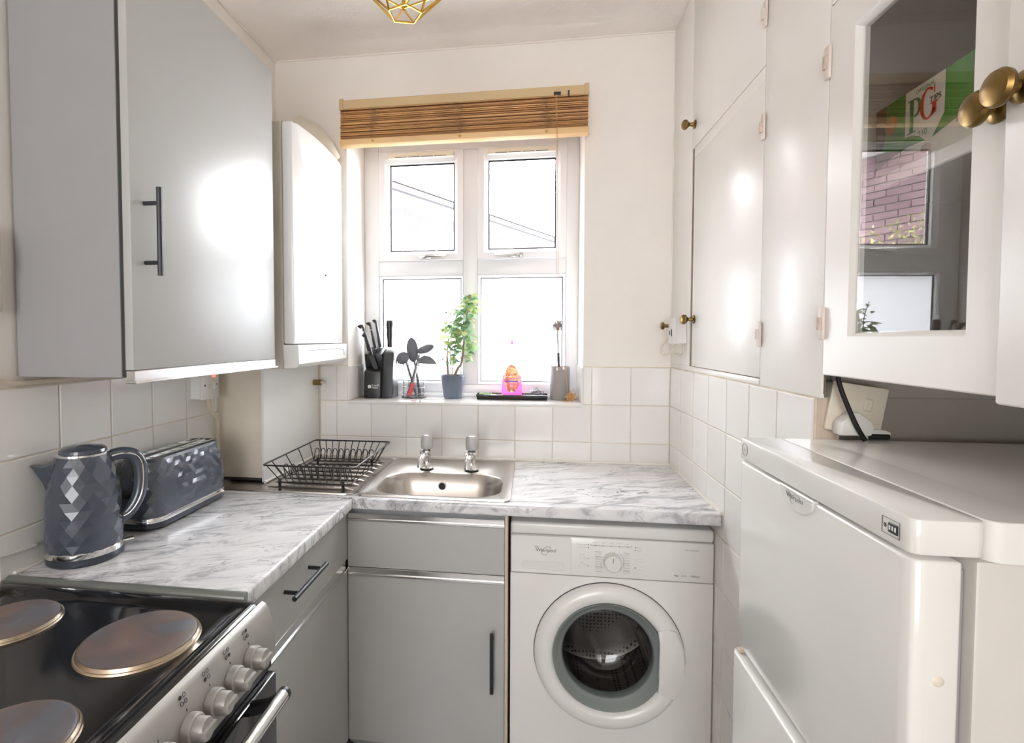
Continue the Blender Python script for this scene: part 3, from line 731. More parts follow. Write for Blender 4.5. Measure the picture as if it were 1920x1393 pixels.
# spout
b_ = B()
loft(b_, [[(-.050,-.026,.221), (-.060,0,.135), (-.050,.026,.221), (-.044,0,.224)], [(-.072,-.018,.214), (-.073,0,.176), (-.072,.016,.214), (-.069,0,.2155)], [(-.094,-.008,.219), (-.089,0,.210), (-.094,.008,.219), (-.093,0,.2185)]], True, True)
obj('spout', b_, 'bluegrey', kt)
b_ = B(); tube(b_, [(.071,0,.021), (.093,.0,.0225)], .0055, 10); obj('switch_lever', b_, 'alu', kt)
kc = B(); tube(kc, fine([(-1.0005,-1.14,.944), (-.9985,-1.2,.949), (-.9985,-1.3,.962), (-.9985,-1.5,.97)]), .0035, 8)
kco = obj('power_cord', kc, 'whitepl', label='white power cord'); kco.parent = kt; kco.matrix_parent_inverse = (Matrix.Translation(kt.location) @ Matrix.Rotation(kt.rotation_euler[2], 4, 'Z')).inverted()

TX0, TX1, TY0, TY1 = -1.0, -.868, -.945, -.608
to = thing('toaster', 'blue grey faceted long slot toaster by the tiled wall', 'toaster', ((TX0+TX1)/2, (TY0+TY1)/2, .902))
def per(hx, hy, r, n):
    """n evenly spread points of a rounded rectangle"""
    c = rrect(-hx, hx, -hy, hy, r, 10); L = [0]
    for i in range(len(c)): a, b = c[i], c[(i+1) % len(c)]; L.append(L[-1]+math.hypot(b[0]-a[0], b[1]-a[1]))
    def at(u):
        s = (u % 1)*L[-1]
        for i in range(len(c)):
            if L[i] <= s <= L[i+1]:
                f = (s-L[i])/max(1e-9, L[i+1]-L[i]); a, b = c[i], c[(i+1) % len(c)]; return a[0]+(b[0]-a[0])*f, a[1]+(b[1]-a[1])*f
        return c[0]
    return at
tcx, tcy = (TX0+TX1)/2, (TY0+TY1)/2; thx, thy = (TX1-TX0)/2, (TY1-TY0)/2
P0 = per(thx, thy, .045, 0)
def tf(u, t, z, j):
    x, y = P0(u); k = 1-.10*max(0, t-.35)**1.5/.52; kx = 1-.20*max(0, t-.25)**1.6/.63
    ln = math.hypot(x, y) or 1
    return (tcx+x*kx+j*x/ln, tcy+y*k+j*y/ln, .902+z)
obj('body', facet_loft(tf, 52, [.034+.140*i/13 for i in range(14)], .0017, 9), 'bluegrey', to, smooth=False)
def tl(s, z, in_=0):
    return [(tcx+x*s[0], tcy+y*s[1], .902+z) for x, y in [P0(k/60) for k in range(60)]]
b_ = B(); loft(b_, [tl((.80,.90), .174), tl((.77,.89), .181), tl((.70,.86), .182), tl((.68,.85), .178)], False, True); obj('top_plate', b_, 'bluegrey_dk', to)
b_ = B(); loft(b_, [tl((1.0,1.0), .022), tl((1.012,1.006), .023), tl((1.012,1.006), .033), tl((1,1), .035)]); obj('chrome_band', b_, 'chrome', to, label='chrome band round the foot')
b_ = B(); loft(b_, [tl((.94,.97), .006), tl((.985,.99), .010), tl((.985,.99), .023)], True, True); obj('foot_skirt', b_, 'bluegrey_dk', to)
b_ = B()
for sx in (-1, 1):
    for sy in (-1, 1): cyl(b_, (tcx+sx*.04, tcy+sy*.12, .902), (tcx+sx*.04, tcy+sy*.12, .910), .012, .012, 12)
obj('feet', b_, 'rubber', to)
for sx in (-.022, .022):
    s_ = obj('slot', box(B(), tcx+sx-.014, tcx+sx+.014, tcy-.130, tcy+.130, 1.0795, 1.0818, .002), 'black', to)
    g_ = B()
    for dx in (-.0135, .0135): box(g_, tcx+sx+dx-.0026, tcx+sx+dx+.0026, tcy-.130, tcy+.130, 1.0805, 1.0868, .0018)
    obj('slot_rail', g_, 'chrome', s_)
    g_ = B()
    for k in range(6): tube(g_, [(tcx+sx-.012, tcy-.11+k*.044, 1.0822), (tcx+sx+.012, tcy-.11+k*.044, 1.0822)], .0011, 5)
    obj('guard_wire', g_, 'wire', s_)
b_ = B(); box(b_, tcx-.03, tcx+.012, TY0-.012, TY0+.006, .99, 1.004, .004, 2); obj('lever', b_, 'black', to)

# ------------------------------------------------------------------ cooker
ck = thing('cooker', 'silver electric cooker with black top and four solid plates', 'cooker', (-.70, -1.465, 0))
CY0, CY1 = -1.720, -1.216
obj('body', box(B(), -1.0, -.425, CY0, CY1-.002, .03, .865, .003), 'nickel', ck)
# hob tray: rim and recess
b_ = B()
def hp_(i, z): return [(x, y, z) for x, y in rrect(-1.0+i, -.437-i*.9, CY0+i, CY1-i, max(.004, .02-i*.1), 4)]
loft(b_, [hp_(0,.866), hp_(0,.893), hp_(.004,.899), hp_(.012,.901), hp_(.028,.900), hp_(.036,.8945), hp_(.05,.8935)], False, True)
obj('hob', b_, 'blackgloss', ck, sharp=50)
# curved control fascia
pf = [(-.437,.8985), (-.430,.8955), (-.424,.888), (-.4165,.866), (-.4125,.84), (-.411,.815), (-.412,.796), (-.430,.794), (-.44,.85)]
b_ = B(); prism(b_, pf, CY0, CY1, 'y'); obj('control_panel', b_, 'nickel', ck, sharp=50)
for (px_, py_, pr_2) in ((-.573,-1.362,.088), (-.838,-1.345,.074), (-.573,-1.592,.074+.004), (-.838,-1.592,.088)):
    b_ = B(); lathe(b_, [(pr_2*.2,.9015), (pr_2*.22,.9023), (pr_2*.5,.9018), (pr_2*.93,.9030), (pr_2*.965,.9015)], (px_,py_,0), 'z', 48, cap=False)
    lathe(b_, [(0,.9010), (pr_2*.2,.9015)], (px_,py_,0), 'z', 48, cap=False)
    pl = obj('hot_plate', b_, 'plate', ck)
    b_ = B(); lathe(b_, [(pr_2*.955,.898), (pr_2*.968,.9014), (pr_2*.985,.9014), (pr_2*1.0,.8985), (pr_2*1.012,.8965), (pr_2*1.035,.8962), (pr_2*1.05,.8936)], (px_,py_,0), 'z', 48, cap=False); obj('plate_rim', b_, 'plate_rim', pl)
Kn = Vector((1, 0, .12)).normalized()
for i, y in enumerate((-1.302, -1.358, -1.413, -1.467, -1.525, -1.583)):
    c = Vector((-.4125, y, .841)); kx, ky = frame_of(Kn)
    b_ = B()
    for (h0, r0), (h1, r1) in (((0,.0215), (.014,.0205)),): tube(b_, [c, c+Kn*.012, c+Kn*.014], [.0215,.0210,.0185], 28)
    kn = obj('knob', b_, 'nickel', ck)
    b_ = B(); up = Kn.cross(Vector((0,1,0))); up.normalize()
    tube(b_, [c+Kn*.0135, c+Kn*.026, c+Kn*.029], [.0170,.0162,.0148], 24); g_ = obj('knob_grip', b_, 'nickel', kn)
    b_ = B(); p = c+Kn*.0295
    w1, w2 = .0045, .0155; ring = []
    Yv = Vector((0,1,0))
    for sgn, hh in ((1,0), (1,.006)):
        pass
    A_ = [p-Yv*w2-up*w1-Kn*.003, p+Yv*w2-up*w1-Kn*.003, p+Yv*w2+up*w1-Kn*.003, p-Yv*w2+up*w1-Kn*.003]; C_ = [q+Kn*.008-(q-p)*.12 for q in A_]
    loft(b_, [A_, C_], True, True); obj('grip_bar', b_, 'nickel', kn)
    if i < 4:
        # burner position icon: four little rings, one filled, and a tick
        ic = B()
        for q in range(4):
            a, bq = (-.0042 if q % 2 == 0 else .0042), (-.0042 if q < 2 else .0042)
            zc = .884+bq; xx = -.4235+(.888-zc)*.33; cc = Vector((xx+.0006, y+a, zc))
            if q == (3, 1, 0, 2)[i]: tube(ic, [cc-Kn*.0004, cc+Kn*.0003], .0030, 10)
            else: tube(ic, [cc+Vector((-.33*.0028*sin(t), .0028*cos(t), .0028*sin(t))) for t in [2*pi*k/10 for k in range(10)]], .0005, 4, True)
        obj('burner_icon', ic, 'dark_text', ck)
    tk = B(); tube(tk, [(-.4166,y,.8705), (-.4155,y,.867)], .0007, 4); obj('tick', tk, 'dark_text', ck)
b_ = B(); obj('gap', box(B(), -.43, -.4175, CY0+.004, CY1-.004, .778, .7935), 'black', ck)
od = obj('oven_door', box(B(), -.4249, -.402, CY0+.01, CY1-.012, .18, .777, .006, 2), 'blackgloss', ck, label='black glass oven door')
b_ = B(); tube(b_, [(-.352,CY0+.02,.786), (-.352,CY1-.09+.0,.786)], .011, 16)
obj('oven_handle', b_, 'alu', od, label='silver tubular oven handle')
for y in (CY0+.03, CY1-.10):
    b_ = B(); tube(b_, [(-.402,y,.765), (-.37,y,.775), (-.352,y,.786)], [.012,.011,.012], 10); obj('handle_bracket', b_, 'black', od)
b_ = B(); lathe(b_, [(0,0), (.0115,0), (.0118,.006), (.0115,.008)], (-.352,CY1-.0905,.786), 'y', 16); obj('handle_cap', b_, 'black', od)
obj('drawer_panel', box(B(), -.4249, -.405, CY0+.01, CY1-.012, .05, .176, .004), 'nickel', ck)

# ------------------------------------------------------------------ washing machine
wm = thing('washing_machine', 'white front loading washing machine under the worktop', 'washing machine', (.299, -.28, 0))
WX0, WX1, WF, WZ = .004, .594, -.525, .834
b_ = B(); box(b_, WX0, WX0+.012, WF+.012, -.02, .02, WZ-.03); box(b_, WX1-.012, WX1, WF+.012, -.02, .02, WZ-.03); box(b_, WX0, WX1, -.03, -.02, .02, WZ-.03); box(b_, WX0, WX1, WF+.012, -.02, .02, .035)
obj('cabinet', b_, 'white', wm)
obj('top_cover', box(B(), WX0, WX1, WF-.004, -.02, .7965, WZ, .009, 3), 'white', wm)
DCX, DCZ = .297, .440
def plate_with_hole(x0, x1, z0, z1, cx, cz, r, y0, y1, n=64):
    bm = B(); inn, out = [], []
    for k in range(n):
        a = 2*pi*k/n; dx, dz = cos(a), sin(a)
        tx = ((x1-cx)/dx if dx > 1e-9 else (x0-cx)/dx if dx < -1e-9 else 1e9); tz = ((z1-cz)/dz if dz > 1e-9 else (z0-cz)/dz if dz < -1e-9 else 1e9)
        t = min(tx, tz); inn.append((cx+r*dx, cz+r*dz)); out.append([cx+t*dx, cz+t*dz])
    for corner in ((x0,z0), (x1,z0), (x0,z1), (x1,z1)):
        k = min(range(n), key=lambda i: (out[i][0]-corner[0])**2+(out[i][1]-corner[1])**2); out[k] = list(corner)
    loft(bm, [[(p[0], y1, p[1]) for p in out], [(p[0], y0, p[1]) for p in out], [(p[0], y0, p[1]) for p in inn], [(p[0], y1+.03, p[1]) for p in inn]])
    return bm
fp = plate_with_hole(WX0, WX1, .11, .6745, DCX, DCZ, .203, WF, WF+.014); obj('front_panel', fp, 'white', wm)
obj('kick_panel', box(B(), WX0, WX1, WF+.002, WF+.014, .02, .108, .003), 'white', wm)
cp = obj('control_panel', box(B(), WX0, WX1, WF-.004, WF+.03, .6765, .7945, .005, 2), 'white', wm)
# detergent drawer with recess
b_ = B(); ol = lambda i, yy: [(x, yy, z) for x, z in rrect(WX0+.002+i, .187-i, .679+i, .7935-i, .008, 4)]
il = lambda i, yy: [(x, yy, z) for x, z in rrect(.042+i, .165-i, .690+i, .716-i, .006, 4)]
loft(b_, [ol(0, WF+.02), ol(0, WF-.0045), ol(.0015, WF-.0062), il(0, WF-.0062), il(.0008, WF-.005), il(.002, WF+.012)]); dd = obj('detergent_drawer', b_, 'white', wm, smooth=False)
rc = B(); prism(rc, [(WF+.011,.688), (WF-.001,.688), (WF+.0105,.7175), (WF+.012,.7175)], .041, .166, 'x'); obj('grip_recess', rc, 'recess', dd)
yf = WF-.0046
tx = lambda s, x, z, w, mat='pale_text', par=cp, y=yf, al='LEFT', **k: text('lettering', s, mat, par, (x, y, z), (1,0,0), (0,0,1), width=w, align=al, **k)
text('logo_lettering', 'Whirlpool', 'dark_text', dd, (.081, WF-.0065, .743), (1,0,0), (0,0,1), width=.060)
lg = B(); tube(lg, [(.112+.012*cos(a)+.006*sin(a), WF-.0066, .749+.013*sin(a)) for a in [2*pi*k/28 for k in range(25)]], .0006, 4); tube(lg, [(.083+.006*cos(a), WF-.0066, .7605+.002*sin(a)) for a in [2*pi*k/12 for k in range(12)]], .0005, 4, True)
obj('logo_swoosh', lg, 'pale_text', dd)
dl = B(); lathe(dl, [(.0275,0), (.0275,-.004), (.025,-.007)], (.306, yf, .727), 'y', 36, cap=False); lathe(dl, [(.0262,-.002), (.0245,-.022), (.020,-.026), (0,-.0265)], (.306, yf, .727), 'y', 36, cap=False); dlo = obj('dial', dl, 'whitepl', cp)
obj('dial_mark', box(B(), .3053, .3067, yf-.0272, yf-.0262, .733, .747), 'pale_text', cp)
for x0, x1, z0, z1 in ((.211,.231,.729,.737), (.211,.231,.706,.714), (.376,.396,.731,.739), (.376,.396,.708,.716)):
    obj('button', box(B(), x0, x1, yf-.003, yf, z0, z1, .0015, 2), 'gasket' if False else 'whitepl', cp)
def dots(pts):
    for x, z in pts:
        d_ = B(); lathe(d_, [(0,-.0004), (.0014,-.0004), (.0014,0)], (x, yf, z), 'y', 10); obj('indicator', d_, 'dark_text', cp)
dots([(.257+.0232*k, .7735) for k in range(5)]+[(.2365,.7745), (.2365,.766), (.236,.733), (.236,.710), (.3725,.773), (.3725,.764), (.3725,.712)])
pl_b = B()
tube(pl_b, [(.244,yf-.0002,.778), (.243,yf-.0002,.7735), (.362,yf-.0002,.7735), (.363,yf-.0002,.778)], .0004, 4)
for k in range(9): tube(pl_b, [(.338,yf-.0002,.755-k*.0075), (.357,yf-.0002,.755-k*.0075)], .0003, 4); tube(pl_b, [(.257,yf-.0002,.755-k*.0075), (.276,yf-.0002,.755-k*.0075)], .0003, 4)
tube(pl_b, [(.306+.034*cos(a), yf-.0002, .727+.034*sin(a)) for a in [rad(-50+k*9) for k in range(12)]], .0004, 4); tube(pl_b, [(.306+.034*cos(a), yf-.0002, .727+.034*sin(a)) for a in [rad(190+k*6) for k in range(6)]], .0004, 4)
obj('panel_print', pl_b, 'pale_text', cp)
rw = random.Random(8)
for s, x, z, w in (('Prewash', .25, .781, .015), ('Wash', .276, .781, .010), ('Rinse', .299, .781, .010), ('Spin/Drain', .318, .781, .018), ('End', .345, .781, .008), ('Water tap closed', .203, .773, .031), ('Clean pump', .208, .765, .026), ('Rapid', .212, .7425, .014), ('Spin', .214, .719, .010), ('Door', .376, .772, .014), ('Start', .376, .763, .014),
                     ('Cotton', .343, .7515, .014), ('Synthetics', .338, .7215, .018), ('Delicates', .339, .6990, .018), ('Wool', .262, .7515, .010), ('Rapid wash', .259, .7365, .018), ('Rinse & spin', .259, .7065, .019)):
    tx(s, x, z, w, 'pale_text', height=.0024)
tx('6kg  -  A++  -  1200rpm', .484, .6925, .070, 'dark_text'); tx('Aqua Half Load'.replace('Aqua','Auto'), .514, .7715, .038, 'pale_text')
# door ring
dg = thing('door', None, None, (DCX, WF, DCZ)); dg.parent = wm; dg.location = Vector((DCX, WF, DCZ))-ORG[wm.name]
b_ = B(); lathe(b_, [(.2195,0.002), (.2195,-.012), (.214,-.022), (.203,-.0285), (.186,-.030), (.172,-.027), (.165,-.018), (.163,.0), (.163,.02)], (DCX, WF, DCZ), 'y', 72, cap=False); obj('door_ring', b_, 'white', dg, sharp=60)
b_ = B(); lathe(b_, [(.2215,.003), (.2215,-.002), (.2190,-.002)], (DCX, WF, DCZ), 'y', 72, cap=False); obj('ring_gap', b_, 'greyin', dg)
b_ = B(); lathe(b_, [(.1645,-.018), (.1625,-.0195), (.158,-.016), (.150,-.006), (.140,.002), (.134,.006), (.133,.03)], (DCX-.001, WF, DCZ-.001), 'y', 64, cap=False); obj('inner_bezel', b_, 'bezel', dg, sharp=60)
b_ = B(); lathe(b_, [(.136,.004), (.133,.001), (.131,.006), (.130,.02), (.124,.055), (.112,.095), (.09,.112), (.05,.120), (0,.122)], (DCX-.001, WF, DCZ-.001), 'y', 56, cap=False); obj('door_glass', b_, 'doorglass', dg, sharp=60)
hb = B(); hl = []
for r_, dz in ((.1365,1), (.205,1)): pass
arc = [(DCX+.218*cos(a)-.006, DCZ+.218*sin(a)) for a in [rad(-27+k*9) for k in range(7)]]
poly = [(.434,.356)]+[(.4615,.343)]+arc+[(.4615,.549), (.434,.538), (.440,.500), (.441,.394)]
prism(hb, poly, WF-.034, WF-.024, 'y', bev=.002); obj('door_handle', hb, 'whitepl', dg, label='white plastic door handle')
# drum
b_ = B(); lathe(b_, [(.166,.035), (.150,.04), (.156,.06)], (DCX, WF, DCZ), 'y', 56, cap=False); obj('rubber_seal', b_, 'gasket', wm)
b_ = B(); lathe(b_, [(.16,.062), (.235,.07), (.235,.36), (.20,.375), (0,.36)], (DCX, WF, DCZ), 'y', 56, cap=False); dm = obj('drum', b_, 'drum', wm)
for k in range(3):
    a = rad(85+k*120); b_ = B(); c = Vector((DCX+.215*cos(a), WF+.08, DCZ+.215*sin(a))); e = Vector((DCX+.215*cos(a), WF+.35, DCZ+.215*sin(a)))
    tube(b_, [c, e], [.03,.03], 10); obj('drum_lifter', b_, 'steel', dm)

# ------------------------------------------------------------------ fridge freezer
fr = thing('fridge_freezer', 'white two door fridge freezer standing in the alcove', 'fridge', (.458, -1.53, 0), rotz=0)
FY0, FY1, FX = -1.530, -1.067, .458
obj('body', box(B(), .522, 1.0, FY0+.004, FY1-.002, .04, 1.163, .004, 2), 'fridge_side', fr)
b_ = B(); prism(b_, rrect(FX, .530, FY0, FY1, .012, 4), 1.1675, 1.2055, 'z', bev=.003); ts = obj('top_fascia', b_, 'fridge', fr)
b_ = B(); loft(b_, [[(x, y, z) for x, y in rrect(.5315+i, 1.0-i, FY0+.001+i, FY1-.001-i, .015, 5)] for i, z in ((0,1.163), (0,1.2045), (.001,1.2055), (.045,1.2055), (.072,1.2015))], True, True); obj('top_panel', b_, 'fridge', fr)
def fdoor(x0, z0, z1):
    b_ = B(); prism(b_, [(x0+.012, FY0), (x0+.004, FY0+.003), (x0, FY0+.014), (x0, FY1-.014), (x0+.004, FY1-.003), (x0+.012, FY1), (.5065, FY1), (.5065, FY0)], z0, z1, 'z', bev=.003)
    d_ = obj('door', b_, 'fridge', fr, sharp=50)
    obj('door_gasket', box(B(), .5065, .5215, FY0+.016, FY1-.016, z0+.012, z1-.012, .003), 'gasket', d_); return d_
u1 = fdoor(FX, .812, 1.1625); u2 = fdoor(.4505, .06, .797)
b_ = B(); n = 20; pts = [(-1.242+(-.096)*k/n, 0) for k in range(n+1)]
poly = [(-1.242,1.1635), (-1.338,1.1635)]+[(-1.290-.048*cos(a), 1.1585-.0225*sin(a)) for a in [pi*k/n for k in range(n+1)]]
prism(b_, poly, FX-.0022, FX+.001, 'x'); bdg = obj('badge', b_, 'whitepl', u1, label='white half round maker badge')
text('badge_lettering', 'Whirlpool', 'dark_text', u1, (FX-.0024, -1.263, 1.1495), (0,-1,0), (0,0,1), width=.050, height=.0085)
lg = B(); tube(lg, [(FX-.0026, -1.290-.013*cos(a)-.007*sin(a), 1.1530+.008*sin(a)) for a in [2*pi*k/24 for k in range(19)]], .0003, 4)
tube(lg, [(FX-.0026, -1.268-.006*cos(a), 1.1592+.0016*sin(a)) for a in [2*pi*k/12 for k in range(12)]], .0004, 4, True); obj('badge_swoosh', lg, 'pale_text', u1)
obj('handle_lip', box(B(), FX-.003, FX+.006, -1.340, -1.240, 1.1615, 1.1655, .001), 'fridge', u1)
b_ = B(); pl = [(FX-.0004, -1.095-.012*cos(a), 1.187+.0115*sin(a)) for a in [2*pi*k/24 for k in range(24)]]; tube(b_, pl, .0004, 4, True); obj('energy_ring', b_, 'pale_text', ts)
text('energy_lettering', 'A+', 'pale_text', ts, (FX-.0004, -1.090, 1.183), (0,-1,0), (0,0,1), height=.008)
b_ = B(); tube(b_, [(FX-.0003, y, z) for y, z in ((-1.4835,1.1765), (-1.512,1.1765), (-1.512,1.1945), (-1.4835,1.1945))], .0004, 4, True); obj('thermostat_outline', b_, 'dark_text', ts)
obj('thermostat_window', box(B(), FX-.0012, FX+.001, -1.5095, -1.494, 1.1795, 1.1915, .001), 'charcoal', ts)
b_ = B()
for k in range(3): box(b_, FX-.0016, FX-.001, -1.4985-k*.0045, -1.4965-k*.0045, 1.183, 1.188)
obj('thermostat_marks', b_, 'white_text', ts)
b_ = B()
for k in range(3):
    a = k*pi/3; tube(b_, [(FX-.0004, -1.4885-.0028*cos(a), 1.1855-.0028*sin(a)), (FX-.0004, -1.4885+.0028*cos(a), 1.1855+.0028*sin(a))], .0004, 4)
obj('snowflake_mark', b_, 'dark_text', ts)
hc_ = B(); box(hc_, .456, .480, FY1-.022, FY1-.008, .797, .803, .002); obj('hinge_cap', hc_, 'gloss_edge', u2)
b_ = B(); lathe(b_, [(0,-.0014), (.0045,-.001), (.006,0)], (.487, FY0, 1.035), 'y', 14); obj('screw_cap', b_, 'whiteold', u1)

# ------------------------------------------------------------------ built-in cupboard on the right wall
cu = thing('built_in_cupboard', 'white painted boarded cupboard with brass knobs above the right tiles', 'cupboard', (.61, -.65, 1.283))
def board(name, y0, y1, z0, z1, par, x0=XR, mat='gloss', t=.016, bev=.0009): return obj(name, box(B(), x0, x0+t-.0105 if False else x0+.0058, y0, y1, z0, z1, bev, 2), mat, par)
board('frame_rail', -.798, -.004, 1.283, 1.298, cu); board('frame_stile', -.237, -.004, 1.2985, ZC-.006, cu); board('frame_rail', -.801, -.2665, 1.9885, 2.0225, cu)
board('frame_panel', -1.0712, -.8042, 1.283, ZC-.006, cu)
cd1 = board('door', -.801, -.2665, 1.3005, 1.988, cu); cd2 = board('door', -.801, -.239, 2.0255, ZC-.01, cu)
gp = obj('shadow_gap', box(B(), .6012, .6028, -1.075, -.2, 1.29, ZC-.01), 'crevice', cu)
def knob(par, y, z, x=XR, s=1.0):
    b_ = B(); lathe(b_, [(.014*s,0), (.0145*s,-.003), (.007*s,-.006), (.0055*s,-.018*s), (.009*s,-.022*s), (.0155*s,-.028*s), (.0165*s,-.034*s), (.013*s,-.040*s), (.005*s,-.043*s), (0,-.0432*s)], (x, y, z), 'x', 24); return obj('knob', b_, 'brass', par, label='aged brass knob')
knob(cd2, -.268, 2.100); knob(cd1, -.288, 1.456)
def round_knob(par, y, z, x):
    b_ = B(); lathe(b_, [(.0165,0), (.0175,-.003), (.015,-.006), (.007,-.009), (.0065,-.015), (.013,-.0175), (.0195,-.022), (.0205,-.0265), (.018,-.031), (.010,-.0345), (0,-.0355)], (x, y, z), 'x', 28)
    return obj('knob', b_, 'brass', par, label='fluted oval brass knob')
def hinge(par, y, z, rust=True):
    h = obj('hinge', box(B(), XR-.0065, XR-.0002, y-.010, y+.007, z-.030, z+.030, .003, 2), 'hinge', par, label='old paint covered butt hinge')
    b_ = B(); tube(b_, [(XR-.0065, y-.001, z-.012), (XR-.0065, y-.001, z+.011)], .0052, 10); obj('hinge_knuckle', b_, 'rust' if rust else 'hinge', par)
hinge(cd2, -.8015, 2.140, False); hinge(cd1, -.8015, 1.883, True); hinge(cd1, -.8015, 1.404, False)

# ------------------------------------------------------------------ glazed cabinet over the fridge
gc = thing('glazed_wall_cabinet', 'white wall cabinet with glazed door hanging over the fridge', 'cabinet', (.8, -1.45, 1.327))
GY0, GY1, GZ0, GZ1 = -1.452, -1.0735, 1.3265, 1.991
b_ = B(); box(b_, .606, 1.079, -1.012, -1.006, 1.329, ZC-.01); box(b_, .606, 1.079, -2.0, -1.98, 1.329, ZC-.01); box(b_, 1.06, 1.079, -1.98, -1.012, 1.345, ZC-.01); box(b_, .606, 1.06, -1.98, -1.012, 2.0, 2.02); obj('carcass', b_, 'cabinside', gc)
obj('bottom_board', box(B(), .6165, 1.079, -1.98, -1.013, 1.329, 1.345), 'cabinside', gc)
obj('shelf', box(B(), .655, 1.06, -1.978, -1.0125, 1.648, 1.672, .002), 'gloss', gc)
obj('top_frame', box(B(), XR, .6115, -1.98, -1.0735, 1.994, ZC-.01, .002), 'gloss', gc)
# door frame with bevelled glazing rebate
A0, A1, AZ0, AZ1 = -1.3955, -1.151, 1.3985, 1.9155
d_ = B()
def dl_(o, x, i): 
    return [(x, GY0+(A0-GY0)*o+i, GZ0+(AZ0-GZ0)*o+i), (x, GY1+(A1-GY1)*o-i, GZ0+(AZ0-GZ0)*o+i), (x, GY1+(A1-GY1)*o-i, GZ1+(AZ1-GZ1)*o-i), (x, GY0+(A0-GY0)*o+i, GZ1+(AZ1-GZ1)*o-i)]
loft(d_, [dl_(0, .6155, 0), dl_(0, XR+.002, 0), dl_(0, XR, .002), dl_(1, XR, -.002), dl_(1, XR+.0015, 0), dl_(1, .609, .0065), dl_(1, .6155, .0065), dl_(0, .6155, 0)])
gd = obj('glazed_door', d_, 'gloss', gc, sharp=25)
gpn = B(); prism(gpn, [(.6035,A1+.004), (.6055,A1+.004), (.6142,A0-.004), (.6122,A0-.004)], AZ0-.003, AZ1+.003, 'z'); gpo = obj('glass_pane', gpn, 'cabglass', gd, smooth=False)
for v in gpo.data.vertices: v.co.x += (v.co.z-(AZ0-1.327))*.004
hinge(gd, -1.0725, 1.893); hinge(gd, -1.0725, 1.4216)
d2_ = obj('door', box(B(), XR-.012, .612, -1.96, -1.4565, 1.319, 1.991, .004, 3), 'gloss', gc)
round_knob(gd, -1.436, 1.659, XR); round_knob(d2_, -1.482, 1.663, XR-.012)

# ------------------------------------------------------------------ tea carton on the shelf
tb = thing('tea_carton', 'green and white tea carton lying on the shelf behind glass', 'carton', (.745, -1.22, 1.672))
BX, BY0, BY1, BZ0, BZ1 = .690, -1.43, -1.050, 1.6725, 1.808
obj('carton', box(B(), BX, .80, BY0, BY1, BZ0, BZ1, .0015), 'carton', tb)
def face(name, poly, mat, d=.0003):
    b_ = B(); b_.faces.new([b_.verts.new((BX-d, y, z)) for y, z in poly]); bmesh.ops.recalc_face_normals(b_, faces=b_.faces)
    return obj(name, b_, mat, tb, smooth=False)
def curve2(p, q, c, n=10): return [((1-t)**2*p[0]+2*t*(1-t)*c[0]+t*t*q[0], (1-t)**2*p[1]+2*t*(1-t)*c[1]+t*t*q[1]) for t in [k/n for k in range(n+1)]]
face('green_print', [(BY1-.001,BZ1-.001), (-1.128,BZ1-.001), (-1.128,1.733)]+curve2((-1.128,1.733), (-1.175,1.713), (-1.155,1.733))+curve2((-1.175,1.713), (BY1-.001,1.700), (-1.12,1.72)), 'green')
face('green_print', [(-1.215,BZ1-.001), (BY0+.001,BZ1-.001), (BY0+.001,1.745)]+curve2((BY0+.001,1.745), (-1.190,1.712), (-1.28,1.735))+[(-1.2145,1.742)], 'green')
face('brown_print', [(BY1-.001,BZ1-.001), (-1.078,BZ1-.001), (-1.080,1.77), (-1.074,1.735), (BY1-.001,1.73)], 'pbrown', .0005)
b_ = B(); lathe(b_, [(0,0), (.010,.0001), (.016,.0002)], (BX-.0009, -1.092, 1.768), 'x', 20); obj('orange_print', b_, 'porange', tb)
face('red_print', curve2((BY0+.001,1.742), (-1.235,1.722), (-1.33,1.727))+[(-1.235,1.7235)]+curve2((-1.235,1.7235), (BY0+.001,1.747), (-1.33,1.731)), 'pred', .0006)
b_ = B(); lathe(b_, [(0,0), (.012,.0002)], (BX-.0007, -1.178, 1.700), 'x', 16, sy=.6); obj('cup_print', b_, 'rust', tb)
tt = lambda s, y, z, w, mat, **k: text('lettering', s, mat, tb, (BX-.0008, y, z), (0,-1,0), (0,0,1), width=w, **k)
tt('ORIGINAL', -1.153, 1.7945, .042, 'pgreen'); tt('TIPS', -1.184, 1.767, .024, 'dark_text'); tt('210', -1.160, 1.722, .020, 'pgreen'); tt('BREWING.', -1.240, 1.716, .030, 'dark_text')
# big serif initials built as outlines : coordinates u (reading direction), v (up)
def glyph(name, polys, mat, y0, z0, s, d=.0007):
    b_ = B()
    for P in polys:
        vs = [b_.verts.new((BX-d, y0-u*s, z0+v*s)) for u, v in P]
        b_.faces.new(vs)
    bmesh.ops.recalc_face_normals(b_, faces=b_.faces); return obj(name, b_, mat, tb, smooth=False)
def ringseg(cx, cy, r0x, r0y, r1x, r1y, a0, a1, n=16):
    out = []
    for k in range(n):
        a, b = rad(a0+(a1-a0)*k/n), rad(a0+(a1-a0)*(k+1)/n)
        out.append([(cx+r0x*cos(a), cy+r0y*sin(a)), (cx+r0x*cos(b), cy+r0y*sin(b)), (cx+r1x*cos(b), cy+r1y*sin(b)), (cx+r1x*cos(a), cy+r1y*sin(a))])
    return out
Pp = [[(.10,0), (.26,0), (.26,1), (.10,1)], [(0,0), (.36,0), (.36,.035), (0,.035)], [(0,.965), (.3,.965), (.3,1), (0,1)]]+ringseg(.28, .72, .17, .24, .32, .28, -90, 90)
glyph('letter_print', Pp, 'pgreen', -1.1335, 1.735, .055)
